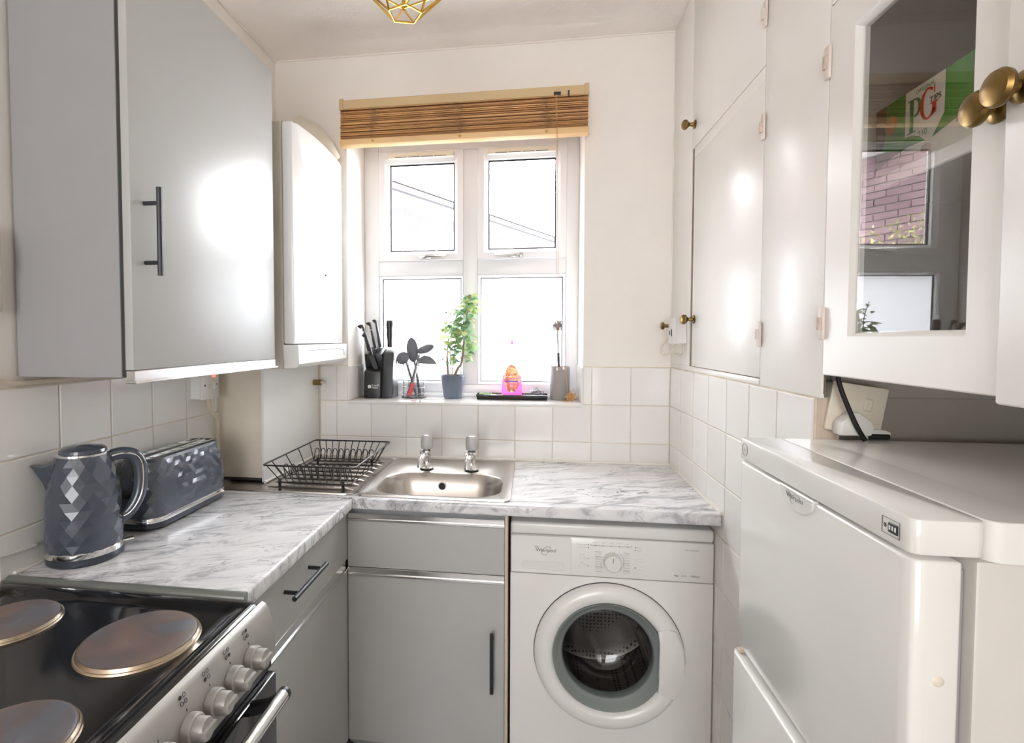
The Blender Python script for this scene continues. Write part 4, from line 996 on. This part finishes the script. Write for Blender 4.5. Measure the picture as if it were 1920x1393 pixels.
Gp = ringseg(.36, .5, .22, .44, .36, .5, 50, 330, 26)+[[(.46,.42), (.80,.42), (.80,.455), (.46,.455)], [(.54,.10), (.70,.10), (.70,.42), (.54,.42)], [(.60,.74), (.64,.74), (.64,.98), (.60,.98)]]
glyph('letter_print', Gp, 'pred', -1.1625, 1.744, .050, .0009)
tp = B(); box(tp, .70, .79, -1.43, -1.26, 1.8082, 1.8105); prism(tp, [(-1.30,1.8105), (-1.42,1.8105), (-1.42,1.825), (-1.34,1.818)], .71, .714, 'x'); obj('torn_flap', tp, 'carton', tb)

# ------------------------------------------------------------------ alcove sockets
so = thing('double_socket', 'tilted cream wall socket above the fridge in the alcove', 'socket', (.668, -1.012, 1.262), local=True)
so.rotation_euler = (0, rad(9), 0)
obj('back_box', box(B(), -.048, .044, -.040, -.002, -.045, .043, .003), 'whiteold', so)
pl = obj('face_plate', box(B(), -.050, .046, -.046, -.040, -.047, .045, .002, 2), 'whiteold', so)
obj('rocker', box(B(), .008, .022, -.050, -.046, -.002, .022, .002), 'whiteold', so)
for x, z in ((.020,-.020),):
    b_ = B(); lathe(b_, [(0,-.0015), (.0035,-.001), (.004,0)], (x, -.046, z), 'y', 12); obj('screw', b_, 'alu', so)
plg = thing('mains_plug', 'white three pin plug pushed into the alcove socket', 'plug', (.650, -1.060, 1.236))
b_ = B(); prism(b_, [(.622,1.216), (.676,1.216), (.681,1.232), (.676,1.243), (.654,1.259), (.645,1.259), (.624,1.240)], -1.088, -1.0602, 'y', bev=.004); obj('plug_body', b_, 'whitepl', plg)
p2 = thing('mains_plug', 'white plug with a black face lying behind the fridge top', 'plug', (.70, -1.03, 1.205))
b_ = B(); prism(b_, [(.678,1.2066), (.722,1.2066), (.724,1.219), (.714,1.224), (.690,1.225), (.680,1.220)], -1.062, -1.02, 'y', bev=.003); obj('plug_body', b_, 'whitepl', p2)
obj('plug_face', box(B(), .6835, .7205, -1.0655, -1.0618, 1.2068, 1.2165, .002), 'black', p2)
cb = B(); tube(cb, fine([(.617,-1.082,1.345), (.621,-1.085,1.31), (.632,-1.092,1.27), (.648,-1.094,1.232), (.662,-1.092,1.2095)]), .0042, 8)
setp(obj('black_cable', cb, 'rubber'), 'black cable hanging down past the alcove socket', 'cable')

# ------------------------------------------------------------------ spur boxes, switches and cables
sp = thing('switched_spur', 'white fused spur with red neon under the left wall cabinet', 'switch', (-.98, -.561, 1.24))
obj('back_box', box(B(), -1.0035, -.966, -.605, -.517, 1.199, 1.290, .003), 'whitepl', sp)
fpx = obj('face_plate', box(B(), -.966, -.959, -.606, -.516, 1.198, 1.291, .002, 2), 'whitepl', sp)
obj('rocker', box(B(), -.9592, -.955, -.548, -.535, 1.228, 1.252, .0015), 'whitepl', sp)
obj('neon', box(B(), -.9592, -.9575, -.553, -.536, 1.268, 1.276, .0008), 'neon', sp, label='glowing red neon')
for y in (-.592, -.529):
    b_ = B(); lathe(b_, [(0,.0015), (.003,.001), (.0034,0)], (-.959, y, 1.243), 'x', 10); obj('screw', b_, 'charcoal', sp)
b_ = B(); box(b_, -.9592, -.957, -.578, -.562, 1.232, 1.246, .001); obj('fuse_holder', b_, 'whiteold', sp)
cb = B(); tube(cb, fine([(-.985,-.535,1.199), (-.985,-.528,1.16), (-.984,-.505,1.135), (-.988,-.485,1.12), (-.990,-.478,1.06), (-.992,-.476,.91)]), .0062, 8)
setp(obj('spur_cable', cb, 'cordbeige'), 'beige cable running down from the red neon switch', 'cable')
cb = B(); tube(cb, fine([(-.997,-1.32,1.345), (-.997,-1.25,1.318), (-.997,-1.19,1.301), (-.996,-1.13,1.300), (-.996,-.95,1.303), (-.996,-.75,1.303), (-.996,-.625,1.300), (-.99,-.606,1.29), (-.99,-.6055,1.284)]), .006, 8)
setp(obj('cable_run', cb, 'cordbeige'), 'cream cable along the underside of the left wall cabinet', 'cable')
ls = thing('cooker_switch', 'cream cooker switch plate on the wall left of the grey cabinet', 'switch', (-.99, -1.235, 1.45))
obj('face_plate', box(B(), -1.0096, -.990, -1.29, -1.204, 1.445, 1.615, .006, 2), 'whiteold', ls)
obj('rocker', box(B(), -.990, -.984, -1.262, -1.215, 1.530, 1.580, .004, 2), 'whitepl', ls)
rs = thing('wall_spur', 'small white cable outlet box in the corner by the cupboard knob', 'outlet', (.578, -.17, 1.372))
obj('back_box', box(B(), .562, .5965, -.212, -.128, 1.374, 1.464, .003), 'whitepl', rs)
obj('face_plate', box(B(), .556, .562, -.213, -.127, 1.373, 1.465, .002), 'whitepl', rs)
b_ = B(); box(b_, .5545, .5562, -.178, -.166, 1.40, 1.425, .001); box(b_, .5545, .5562, -.150, -.142, 1.405, 1.42, .001); obj('switch_slots', b_, 'charcoal', rs)
b_ = B(); lathe(b_, [(.006,0), (.006,-.012), (.013,-.014), (.014,-.020), (.010,-.024), (0,-.0245)], (.556, -.118, 1.438), 'x', 18); lathe(b_, [(.0,.0), (.006,0), (.006,.04), (0,.041)], (.556,-.118,1.438), 'x', 12); obj('brass_knob', b_, 'brass', rs, label='small brass turn knob')
cb = B(); tube(cb, fine([(.575,-.16,1.3735), (.57,-.155,1.355), (.555,-.12,1.335), (.545,-.08,1.335), (.55,-.05,1.36), (.575,-.03,1.385), (.59,-.02,1.40)]), .0035, 6)
tube(cb, fine([(.588,-.20,1.3735), (.588,-.20,1.345), (.588,-.17,1.335), (.585,-.1,1.337)]), .003, 6)
setp(obj('white_cable', cb, 'whiteold'), 'looped white cable below the corner outlet box', 'cable')

# ------------------------------------------------------------------ blind
bn = thing('venetian_blind', 'bamboo venetian blind drawn up above the window', 'blind', (-.215, -.03, 2.35))
obj('head_rail', box(B(), -.700, .271, -.066, -.026, 2.311, 2.346, .002), 'headrail', bn)
for x in (-.7035, .258): obj('bracket', box(B(), x, x+.0165, -.069, .0055, 2.308, 2.351, .002), 'headrail', bn)
obj('cord_lock', box(B(), .144, .170, -.0675, -.065, 2.3125, 2.325), 'charcoal', bn); obj('tilt_lock', box(B(), .196, .2025, -.0675, -.065, 2.304, 2.328), 'charcoal', bn)
rs_ = random.Random(21); smesh = []
for k in range(3):
    b_ = B(); L = .486; c0, c1 = -.0175, .0175; h = (.0013, .0016, .0011)[k]
    loft(b_, [[(-L, c0, -h), (-L, 0, -h+.0014), (-L, c1, -h), (-L, c1, h), (-L, 0, h+.0014), (-L, c0, h)], [(L, c0, -h), (L, 0, -h+.0014), (L, c1, -h), (L, c1, h), (L, 0, h+.0014), (L, c0, h)]], True, True)
    bmesh.ops.recalc_face_normals(b_, faces=b_.faces); me = bpy.data.meshes.new('slat'); b_.to_mesh(me); b_.free(); me.materials.append(MT['bamboo']); smesh.append(me)
NS = 30
for k in range(NS):
    z = 2.1925+k*(2.308-2.1925)/(NS-1)
    o = bpy.data.objects.new('slat', smesh[k % 3]); COL.objects.link(o); o.parent = bn
    o.location = Vector((-.2145+rs_.uniform(-.0015,.0015), -.047+rs_.uniform(-.003,.003), z))-Vector((-.215,-.03,2.35)); o.rotation_euler = (rs_.uniform(-.05,.16), rs_.uniform(-.0012,.0012), rs_.uniform(-.0015,.0015))
br = obj('bottom_rail', box(B(), -.703, .274, -.071, -.027, 2.166, 2.190, .004, 2), 'railwood', bn)
for x in (-.565, -.215, .118):
    b_ = B(); lathe(b_, [(0,-.006), (.004,-.0055), (.0058,-.002), (.0058,0)], (x, -.071, 2.1785), 'y', 14); obj('cord_button', b_, 'tan', br)
    b_ = B()
    for k in range(26):
        z = 2.192+k*.0045; a = rs_.uniform(-.012,.012); w = rs_.uniform(.004,.016)
        tube(b_, [(x+a-w, -.0675, z+rs_.uniform(-.003,.003)), (x+a, -.0705-rs_.uniform(0,.003), z), (x+a+w, -.0675, z+rs_.uniform(-.003,.003))], .0007, 4)
    obj('ladder_cord', b_, 'ladder', bn, kind='stuff')
for dx in (0, .0035):
    c_ = B(); tube(c_, fine([(.152+dx,-.069,2.314), (.152+dx,-.074,2.25), (.153+dx*1.6,-.0735,2.15), (.158+dx*1.6,-.04,1.8), (.168+dx*2,.06,1.46), (.172+dx*4,.118,1.285), (.174+dx*9,.131,1.262), (.173+dx*14,.1325,1.135)], 6), .0009, 5); obj('pull_cord', c_, 'tan', bn)
for x, z in ((.1725,1.2645), (.199,1.268)):
    b_ = B(); lathe(b_, [(0,.007), (.003,.005), (.0042,-.003), (.0025,-.007), (0,-.0075)], (x, .1275, z), 'z', 10); obj('cord_bell', b_, 'whiteold', bn)
kn_ = B(); rk_ = random.Random(6)
for q in range(7):
    pts = []
    p = Vector((.235, .11, 1.147))
    for k in range(10):
        pts.append((.232+rk_.gauss(0,.013), .115+rk_.gauss(0,.013), max(1.1315, 1.145+rk_.gauss(0,.011))))
    tube(kn_, fine(pts, 3), .0011, 5)
tube(kn_, fine([(.182,.1325,1.1325), (.195,.10,1.1315), (.215,.095,1.1315), (.232,.11,1.135)]), .0011, 5)
obj('cord_tangle', kn_, 'tan', bn, label='tangled end of the tan pull cord', kind='stuff')

# ------------------------------------------------------------------ things on the sill
S = 1.1303
kbk = thing('knife_block', 'black stepped knife block at the end of the sill nearest the boiler', 'knife block', (-.615, .16, S))
b_ = B(); prism(b_, [(.098,S), (.150,S), (.150,1.262), (.142,1.262), (.104,1.247)], -.662, -.588, 'x', bev=.002); fb = obj('front_step', b_, 'black', kbk)
b_ = B(); prism(b_, [(.1505,S), (.222,S), (.205,1.352), (.128,1.322), (.142,1.2625), (.1505,1.2625)], -.668, -.588, 'x', bev=.002); obj('block', b_, 'black', kbk)
b_ = B(); prism(b_, [(.115,S), (.222,S), (.205,1.351), (.150,1.33), (.135,1.27)], -.5805, -.5395, 'x', bev=.002); obj('side_slab', b_, 'charcoal', kbk)
b_ = B(); prism(b_, [(.122,S), (.218,S), (.203,1.345), (.155,1.325)], -.588, -.5805, 'x'); obj('slab_joint', b_, 'greyin', kbk)
text('logo_lettering', 'Russell', 'white_text', fb, (-.6255, .0975, 1.1835), (1,0,0), (0,0,1), width=.030); text('logo_lettering', 'Hobbs', 'white_text', fb, (-.6255, .0975, 1.1735), (1,0,0), (0,0,1), width=.027)
b_ = B(); lathe(b_, [(0,-.0006), (.0075,-.0006), (.0075,0)], (-.6365, .0978, 1.1815), 'y', 18); obj('logo_disc', b_, 'white_text', fb)
text('logo_mark', 'R', 'black', fb, (-.6392, .0970, 1.178), (1,0,0), (0,0,1), height=.007)
def knife(pts, label, w=.0115, rivets=3):
    t = thing('kitchen_knife', label, 'knife', pts[-1], group='knives in the black block')
    b_ = B(); P = fine(pts, 3); n = len(P); rr = []
    for i in range(n):
        u = i/(n-1); rr.append(w*(1.08-.35*sin(pi*min(1, u*1.15))+(.25 if u < .12 else 0)))
    tube(b_, P, rr, 10, flat=.62); h = obj('handle', b_, 'black', t, sharp=60)
    for i in range(rivets):
        p = P[int((n-1)*(.16+.34*i))]; r_ = B(); lathe(r_, [(0,-.0012), (.0026,-.001), (.003,.002)], (p.x, p.y-w*.75, p.z), 'y', 10); obj('rivet', r_, 'chrome', h)
    b_ = B(); e = P[-1]; d = (P[-1]-P[-3]).normalized(); tube(b_, [e-d*.001, e+d*.006], w*.5, 8, flat=.5); obj('bolster', b_, 'steel', t)
knife([(-.688,.118,1.440), (-.676,.12,1.449), (-.668,.126,1.42), (-.660,.134,1.38), (-.650,.140,1.336)], 'tall black riveted knife on the boiler side of the block')
knife([(-.664,.165,1.455), (-.655,.165,1.460), (-.648,.168,1.43), (-.640,.172,1.39), (-.632,.178,1.349)], 'black knife standing second behind the tallest riveted one')
knife([(-.640,.182,1.468), (-.632,.182,1.470), (-.627,.185,1.44), (-.620,.188,1.40), (-.613,.192,1.354)], 'black knife at the back of the block, partly hidden', rivets=0)
t = thing('kitchen_knife', 'short black knife in the lower front step of the block', 'knife', (-.620, .120, 1.256), group='knives in the black block')
b_ = B(); P = fine([(-.665,.098,1.402), (-.655,.099,1.408), (-.648,.103,1.385), (-.638,.110,1.35), (-.630,.115,1.318)], 3); tube(b_, P, [.0115]*3+[.010]*(len(P)-3), 10, flat=.62); h = obj('handle', b_, 'black', t, sharp=60)
for p in (P[2], P[6], P[10]):
    r_ = B(); lathe(r_, [(0,-.0012), (.0024,-.001), (.0028,.002)], (p.x, p.y-.0075, p.z), 'y', 10); obj('rivet', r_, 'chrome', h)
b_ = B(); loft(b_, [[(x-w, y-.001, z), (x+w, y-.001, z), (x+w, y+.001, z), (x-w, y+.001, z)] for x, y, z, w in ((-.630,.115,1.318,.011), (-.625,.117,1.295,.011), (-.618,.120,1.272,.011), (-.613,.1215,1.2575,.008))], True, True); obj('blade', b_, 'charcoal', t)
t = thing('sharpening_steel', 'black handled sharpening steel with a ring, upright in the block', 'sharpening steel', (-.562, .175, 1.342))
b_ = B(); lathe(b_, [(.010,1.352), (.0115,1.358), (.0115,1.385), (.0145,1.41), (.0130,1.43), (.0165,1.455), (.0145,1.472), (.006,1.476)], (-.565,.175,0), 'z', 16); obj('handle', b_, 'black', t)
b_ = B(); box(b_, -.583, -.547, .170, .180, 1.3535, 1.3555, .001); obj('guard', b_, 'chrome', t)
b_ = B(); tube(b_, [(-.566+.012*cos(a), .175, 1.488+.012*sin(a)) for a in [2*pi*k/20 for k in range(20)]], .0012, 6, True); obj('ring', b_, 'chrome', t)

UX, UY, UR = -.4535, .165, .050
uc = thing('utensil_caddy', 'round silver wire utensil caddy on the sill', 'caddy', (UX, UY, S))
for k in range(6):
    r_ = B(); z = S+.020+k*.025; tube(r_, [(UX+UR*cos(a), UY+UR*sin(a), z) for a in [2*pi*i/28 for i in range(28)]], .0015, 6, True); obj('wire_ring', r_, 'wire', uc)
for k in range(4):
    a = rad(40+k*90); r_ = B(); x, y = UX+(UR-.001)*cos(a), UY+(UR-.001)*sin(a); tube(r_, [(x,y,S+.002), (x,y,S+.148)], .0015, 6); obj('upright', r_, 'charcoal', uc)
b_ = B(); tube(b_, [(UX+(UR+.003)*cos(a), UY+(UR+.003)*sin(a), S+.0022) for a in [2*pi*i/28 for i in range(28)]], .0021, 6, True)
for k in range(-3, 4): w = math.sqrt(UR**2-(k*.013)**2); tube(b_, [(UX-w,UY+k*.013,S+.002), (UX+w,UY+k*.013,S+.002)], .0012, 5); tube(b_, [(UX+k*.013,UY-w,S+.003), (UX+k*.013,UY+w,S+.003)], .0012, 5)
obj('base_grid', b_, 'charcoal', uc)
def utensil(name, label, foot, neck, head):
    t = thing(name, label, 'utensil', foot, group='cooking utensils in the wire caddy'); b_ = B(); tube(b_, [foot, Vector(foot).lerp(Vector(neck), .5), neck], [.0078,.0070,.0058], 8, flat=.85); obj('handle', b_, 'utensil', t)
    b_ = B(); head(b_); obj('head', b_, 'utensil', t); return t
def rot(ax, d): return Matrix.Rotation(rad(d), 3, ax)
utensil('serving_spoon', 'tall grey nylon spoon standing upright in the caddy', (-.428,.180,S+.007), (-.458,.186,1.315), lambda b: ellipsoid(b, (-.464,.187,1.340), .027, .007, .056, rot('Y', -6)))
utensil('ladle', 'grey nylon ladle leaning towards the plant, upper of two', (-.478,.152,S+.007), (-.428,.172,1.322), lambda b: ellipsoid(b, (-.402,.176,1.345), .041, .018, .019, rot('Y', -20)))
utensil('turning_spatula', 'grey nylon turner leaning towards the plant, lower of two', (-.482,.168,S+.007), (-.426,.160,1.300), lambda b: prism(b, [(-.434,1.282), (-.424,1.306), (-.404,1.318), (-.378,1.313), (-.358,1.297), (-.346,1.279), (-.39,1.279)], .152, .160, 'y', bev=.002))
def spag(b):
    ellipsoid(b, (-.502,.162,1.305), .031, .012, .027, rot('Y', -35))
    for k in range(5): x = -.527+k*.0085; tube(b, [(x,.158,1.303-.002*k), (x-.003,.152,1.288-.002*k), (x-.001,.150,1.278-.002*k)], [.0035,.003,.0015], 6)
utensil('spaghetti_server', 'grey nylon spaghetti server with prongs leaning towards the knives', (-.436,.150,S+.007), (-.488,.164,1.290), spag)
t = thing('red_peeler', 'red handled peeler inside the wire caddy', 'peeler', (-.462, .142, S+.006)); b_ = B(); loft(b_, [[(x-w, y-.004, z), (x+w, y-.004, z), (x+w, y+.004, z), (x-w, y+.004, z)] for x, y, z, w in ((-.470,.139,S+.007,.008), (-.458,.139,S+.04,.0085), (-.450,.141,S+.066,.006))], True, True); obj('handle', b_, 'red', t)
b_ = B(); tube(b_, [(-.450,.141,S+.066), (-.436,.148,S+.135), (-.430,.150,S+.16)], .0035, 6); obj('shaft', b_, 'alu', t)

# plant
PX, PY = -.279, .168
pt = thing('potted_plant', 'leafy variegated plant in a slate grey pot on the sill', 'plant', (PX, PY, S))
b_ = B(); lathe(b_, [(0,S), (.037,S), (.039,S+.004), (.0515,S+.094), (.0535,S+.095), (.0535,S+.101), (.0500,S+.101), (.049,S+.088), (0,S+.086)], (PX,PY,0), 'z', 40); obj('pot', b_, 'potgrey', pt)
stems = [[(-.296,.165,S+.086), (-.301,.165,S+.14), (-.303,.168,S+.19), (-.297,.168,S+.26)], [(-.275,.165,S+.086), (-.255,.166,S+.13), (-.238,.168,S+.16), (-.228,.170,S+.25), (-.215,.172,S+.36), (-.205,.170,S+.455)], [(-.280,.168,S+.086), (-.276,.17,S+.17), (-.26,.175,S+.27), (-.243,.172,S+.36)], [(-.285,.172,S+.086), (-.29,.175,S+.2), (-.285,.17,S+.34), (-.305,.17,S+.42)]]
for k, s_ in enumerate(stems):
    b_ = B(); P = fine(s_, 4); r0 = (.0065, .0068, .0022, .002)[k]; tube(b_, P, [r0*(1-.75*i/(len(P)-1))+.0006 for i in range(len(P))], 7); obj('stem', b_, 'stem', pt)
lm = []
for kk, (L, w) in enumerate(((.044,.0165), (.050,.021), (.036,.0185))):
    b_ = B(); rows = []
    for i in range(6):
        u = i/5; wd = w*sin(pi*(u*.92+.04))**.8; zc = .006*sin(pi*u)-.012*u*u
        rows.append([b_.verts.new((L*u, -wd, zc+.004)), b_.verts.new((L*u, 0, zc)), b_.verts.new((L*u, wd, zc+.004))])
    for a, c in zip(rows, rows[1:]):
        for j in range(2): b_.faces.new((a[j], a[j+1], c[j+1], c[j]))
    me = bpy.data.meshes.new('leaf'); b_.to_mesh(me); b_.free(); me.materials.append(MT['leaf']); me.polygons.foreach_set('use_smooth', [True]*len(me.polygons)); lm.append(me)
rp = random.Random(17)
def leaf(p, az, el, s, k):
    o = bpy.data.objects.new('leaf', lm[k]); COL.objects.link(o); o.parent = pt; o.location = Vector(p)-Vector((PX,PY,S)); o.rotation_euler = (rp.uniform(-.5,.5), -el, az); o.scale = (s, s, s)
for _ in range(165):                                     # dense right hand mass
    tt_ = rp.random(); z = S+.155+.295*tt_; cx = -.246+.038*tt_+.01*sin(tt_*9); w = .036+.014*sin(pi*min(1, tt_*1.1))-.014*tt_
    a = rp.uniform(0, 2*pi); r = rp.uniform(.3, 1)*w
    leaf((cx+r*cos(a)*.9, PY+r*sin(a)*.8, z), a+rp.uniform(-.6,.6), rp.uniform(-.5,.7), rp.uniform(.6,1.0), rp.randrange(3))
for _ in range(40):                                     # middle left part of the mass
    a = rp.uniform(0, 2*pi); leaf((-.287+.022*cos(a), PY+.02*sin(a), S+rp.uniform(.20,.34)), a, rp.uniform(-.4,.7), rp.uniform(.55,.9), rp.randrange(3))
for _ in range(20):                                     # sparse sprigs
    a = rp.uniform(0, 2*pi); leaf((-.303+.012*cos(a), PY+.012*sin(a), S+rp.choice((rp.uniform(.14,.24), rp.uniform(.34,.44)))), a, rp.uniform(-.2,.9), rp.uniform(.35,.6), rp.randrange(3))

# soap tray and contents
tr = thing('soap_tray', 'shallow black rectangular tray on the sill', 'tray', (-.018, .155, S)); ST = S+.004
b_ = B(); loft(b_, [[(x, y, z) for x, y in rrect(-.165-i, .130+i, .118-i, .196+i, .006, 3)] for i, z in ((0,S), (.002,S+.004), (.0055,S+.021), (.003,S+.022), (.0005,S+.006), (-.004,S+.004))], True, True); obj('dish', b_, 'blackgloss', tr)
sg = thing('washing_up_sponge', 'yellow sponge with green scourer lying in the black tray', 'sponge', (-.125, .16, ST)); obj('foam', box(B(), -.160, -.086, .125, .172, ST+.0002, ST+.014, .003), 'sponge_y', sg); obj('scourer_layer', box(B(), -.160, -.105, .125, .172, ST+.0142, ST+.0205, .002), 'sponge_g', sg)
SX, SY = -.0185, .160
sb2 = thing('soap_bottle', 'pink washing up liquid bottle with a fruit label in the tray', 'bottle', (SX, SY, ST))
bp = [(.036,0), (.0425,.004), (.0435,.02), (.0425,.05), (.0430,.07), (.0392,.100)]
b_ = B(); lathe(b_, bp, (SX,SY,ST+.0003), 'z', 32, sy=.6); obj('liquid', b_, 'pink', sb2)
b_ = B(); lathe(b_, [(.0394,.1003), (.031,.14), (.020,.168), (.014,.180), (.0125,.205)], (SX,SY,ST+.0003), 'z', 32, sy=.6, cap=False); obj('clear_shell', b_, 'clearpl', sb2)
b_ = B(); lathe(b_, [(.0145,.200), (.0145,.214), (.008,.220), (.006,.240), (.0045,.2465), (0,.247)], (SX,SY,ST+.0003), 'z', 20); obj('cap', b_, 'clearpl', sb2)
b_ = B(); lathe(b_, [(.0068,.232), (.0072,.244), (.003,.249), (0,.2492)], (SX,SY,ST+.0003), 'z', 16); obj('cap_tip', b_, 'pink', sb2)
lo = thing('label_panel', None, None, (SX, SY, ST)); lo.parent = sb2; lo.location = (0,0,0)
b_ = B(); rows = []
def surf(u, v):   # point on the front of the bottle: u across (-1..1), v height
    P_ = [(.0, .0435), (.05,.0428), (.07,.0432), (.10,.0395), (.14,.0312), (.168,.0205)]
    for (v0, r0_), (v1, r1_) in zip(P_, P_[1:]):
        if v <= v1: r = r0_+(r1_-r0_)*(v-v0)/(v1-v0); break
    q = (v-.086)/.060; w = max(0, 1-q*q)**.5*(.0345-.007*max(0, q)); w = min(w, r*.93)
    x = u*w; return (SX+x, SY-.6*math.sqrt(max(1e-6, r*r-x*x))-.0014, ST+v)
NV = 18
for j in range(NV+1):
    v = .0262+.1196*j/NV; rows.append([b_.verts.new(surf(-1+2*i/12, v)) for i in range(13)])
for a, c in zip(rows, rows[1:]):
    for i in range(12): b_.faces.new((a[i], a[i+1], c[i+1], c[i]))
bmesh.ops.remove_doubles(b_, verts=b_.verts, dist=1e-5); obj('label', b_, 'label', lo, label='oval fruit coloured label')
text('label_lettering', 'Elbow', 'pred', lo, (SX, SY-.0272, ST+.098), (1,0,.08), (0,0,1), width=.046, height=.014, align='CENTER', shear=.2)
text('label_lettering', 'Grease', 'pred', lo, (SX, SY-.0284, ST+.081), (1,0,.08), (0,0,1), width=.050, height=.013, align='CENTER', shear=.2)
MT['lblue'] = M('label_blue', (70,70,190), .4)
b_ = B(); box(b_, SX-.026, SX+.026, SY-.0290, SY-.0270, ST+.072, ST+.0765); obj('label_band', b_, 'lblue', lo)
sc = thing('wire_scourer', 'ball of silver steel wool in the black tray', 'scourer', (.085, .160, ST)); b_ = B(); rq = random.Random(12)
for k in range(26):
    c = Vector((.083+rq.gauss(0,.006), .158+rq.gauss(0,.006), ST+.025+rq.gauss(0,.005))); ax = Vector((rq.uniform(-1,1), rq.uniform(-1,1), rq.uniform(-1,1))); x, y = frame_of(ax); r = rq.uniform(.012,.0185)
    tube(b_, [Vector((q.x, q.y, max(q.z, ST+.001))) for q in [c+x*r*cos(a)+y*r*sin(a)*.9+ax*.003*sin(3*a) for a in [2*pi*i/16 for i in range(16)]]], .0010, 4, True)
obj('wool', b_, 'wool', sc, kind='stuff')
# brush cup and brush
CX, CY = .186, .182
cpb = thing('brush_holder', 'plain grey cylindrical brush holder on the sill', 'cup', (CX, CY, S)); b_ = B(); lathe(b_, [(0,S), (.0405,S), (.0415,S+.003), (.0425,S+.139), (.0425,S+.141), (.0395,S+.141), (.0385,S+.01), (0,S+.008)], (CX,CY,0), 'z', 40); obj('cup', b_, 'cupgrey', cpb)
db = thing('dish_brush', 'dish brush with dark bristles standing in the grey holder', 'brush', (CX, CY, S+.009))
b_ = B(); tube(b_, [(.188,CY,S+.0085), (.183,CY,S+.12), (.1795,CY,S+.20)], [.006,.006,.005], 10); tube(b_, [(.1795,CY,S+.20), (.1755,CY,S+.305)], [.0025,.0022], 8); obj('handle', b_, 'charcoal', db)
b_ = B(); ellipsoid(b_, (.175,CY,S+.318), .021, .012, .010); obj('brush_head', b_, 'utensil', db)
b_ = B(); rq = random.Random(4)
for k in range(150):
    a = rq.uniform(0, 2*pi); r = rq.uniform(0, 1)**.5; x, y = .175+.0195*r*cos(a), CY+.011*r*sin(a)
    z0 = S+.318+(.008*math.sqrt(max(0, 1-r*r)) if k % 2 else 0); dz = .014 if k % 2 else -.022
    tube(b_, [(x, y, z0), (x+.003*cos(a)*r, y+.003*sin(a)*r, z0+dz)], .0006, 3)
obj('bristles', b_, 'black', db, kind='stuff')

# ------------------------------------------------------------------ pendant
PC = Vector((-.2445, -.85, 0)); PZ = 2.182
pd = thing('pendant_lamp', 'gold wire geometric pendant lampshade hanging from the ceiling', 'lamp', (PC.x, PC.y, PZ))
def ringp(r, z, n, off): return [Vector((PC.x+r*cos(2*pi*k/n+off), PC.y+r*sin(2*pi*k/n+off), z)) for k in range(n)]
r0 = ringp(.041, PZ, 5, rad(-74)); r1 = ringp(.118, PZ+.085, 5, rad(-38)); r2 = ringp(.030, PZ+.235, 5, rad(-38))
for k in range(5):
    for a, b in ((r0[k], r0[(k+1) % 5]), (r0[k], r1[k]), (r0[k], r1[(k-1) % 5]), (r1[k], r1[(k+1) % 5]), (r1[k], r2[k]), (r2[k], r2[(k+1) % 5])):
        w_ = B(); tube(w_, [a, b], .0026, 6); obj('wire', w_, 'gold', pd)
b_ = B(); lathe(b_, [(.018,PZ+.19), (.020,PZ+.20), (.020,PZ+.24), (.012,PZ+.25), (.004,PZ+.255)], (PC.x,PC.y,0), 'z', 20); obj('bulb_holder', b_, 'gold', pd)
b_ = B(); lathe(b_, [(0,PZ+.095), (.02,PZ+.10), (.03,PZ+.13), (.024,PZ+.165), (.013,PZ+.19)], (PC.x,PC.y,0), 'z', 24); obj('bulb', b_, 'frostbulb' if 'frostbulb' in MT else 'whitepl', pd)
b_ = B(); tube(b_, [(PC.x,PC.y,PZ+.25), (PC.x,PC.y,ZC-.02)], .003, 8); obj('flex', b_, 'whitepl', pd)
b_ = B(); lathe(b_, [(.02,ZC-.03), (.045,ZC-.015), (.048,ZC-.001), (0,ZC-.0005)], (PC.x,PC.y,0), 'z', 28); obj('ceiling_rose', b_, 'whitepl', pd)
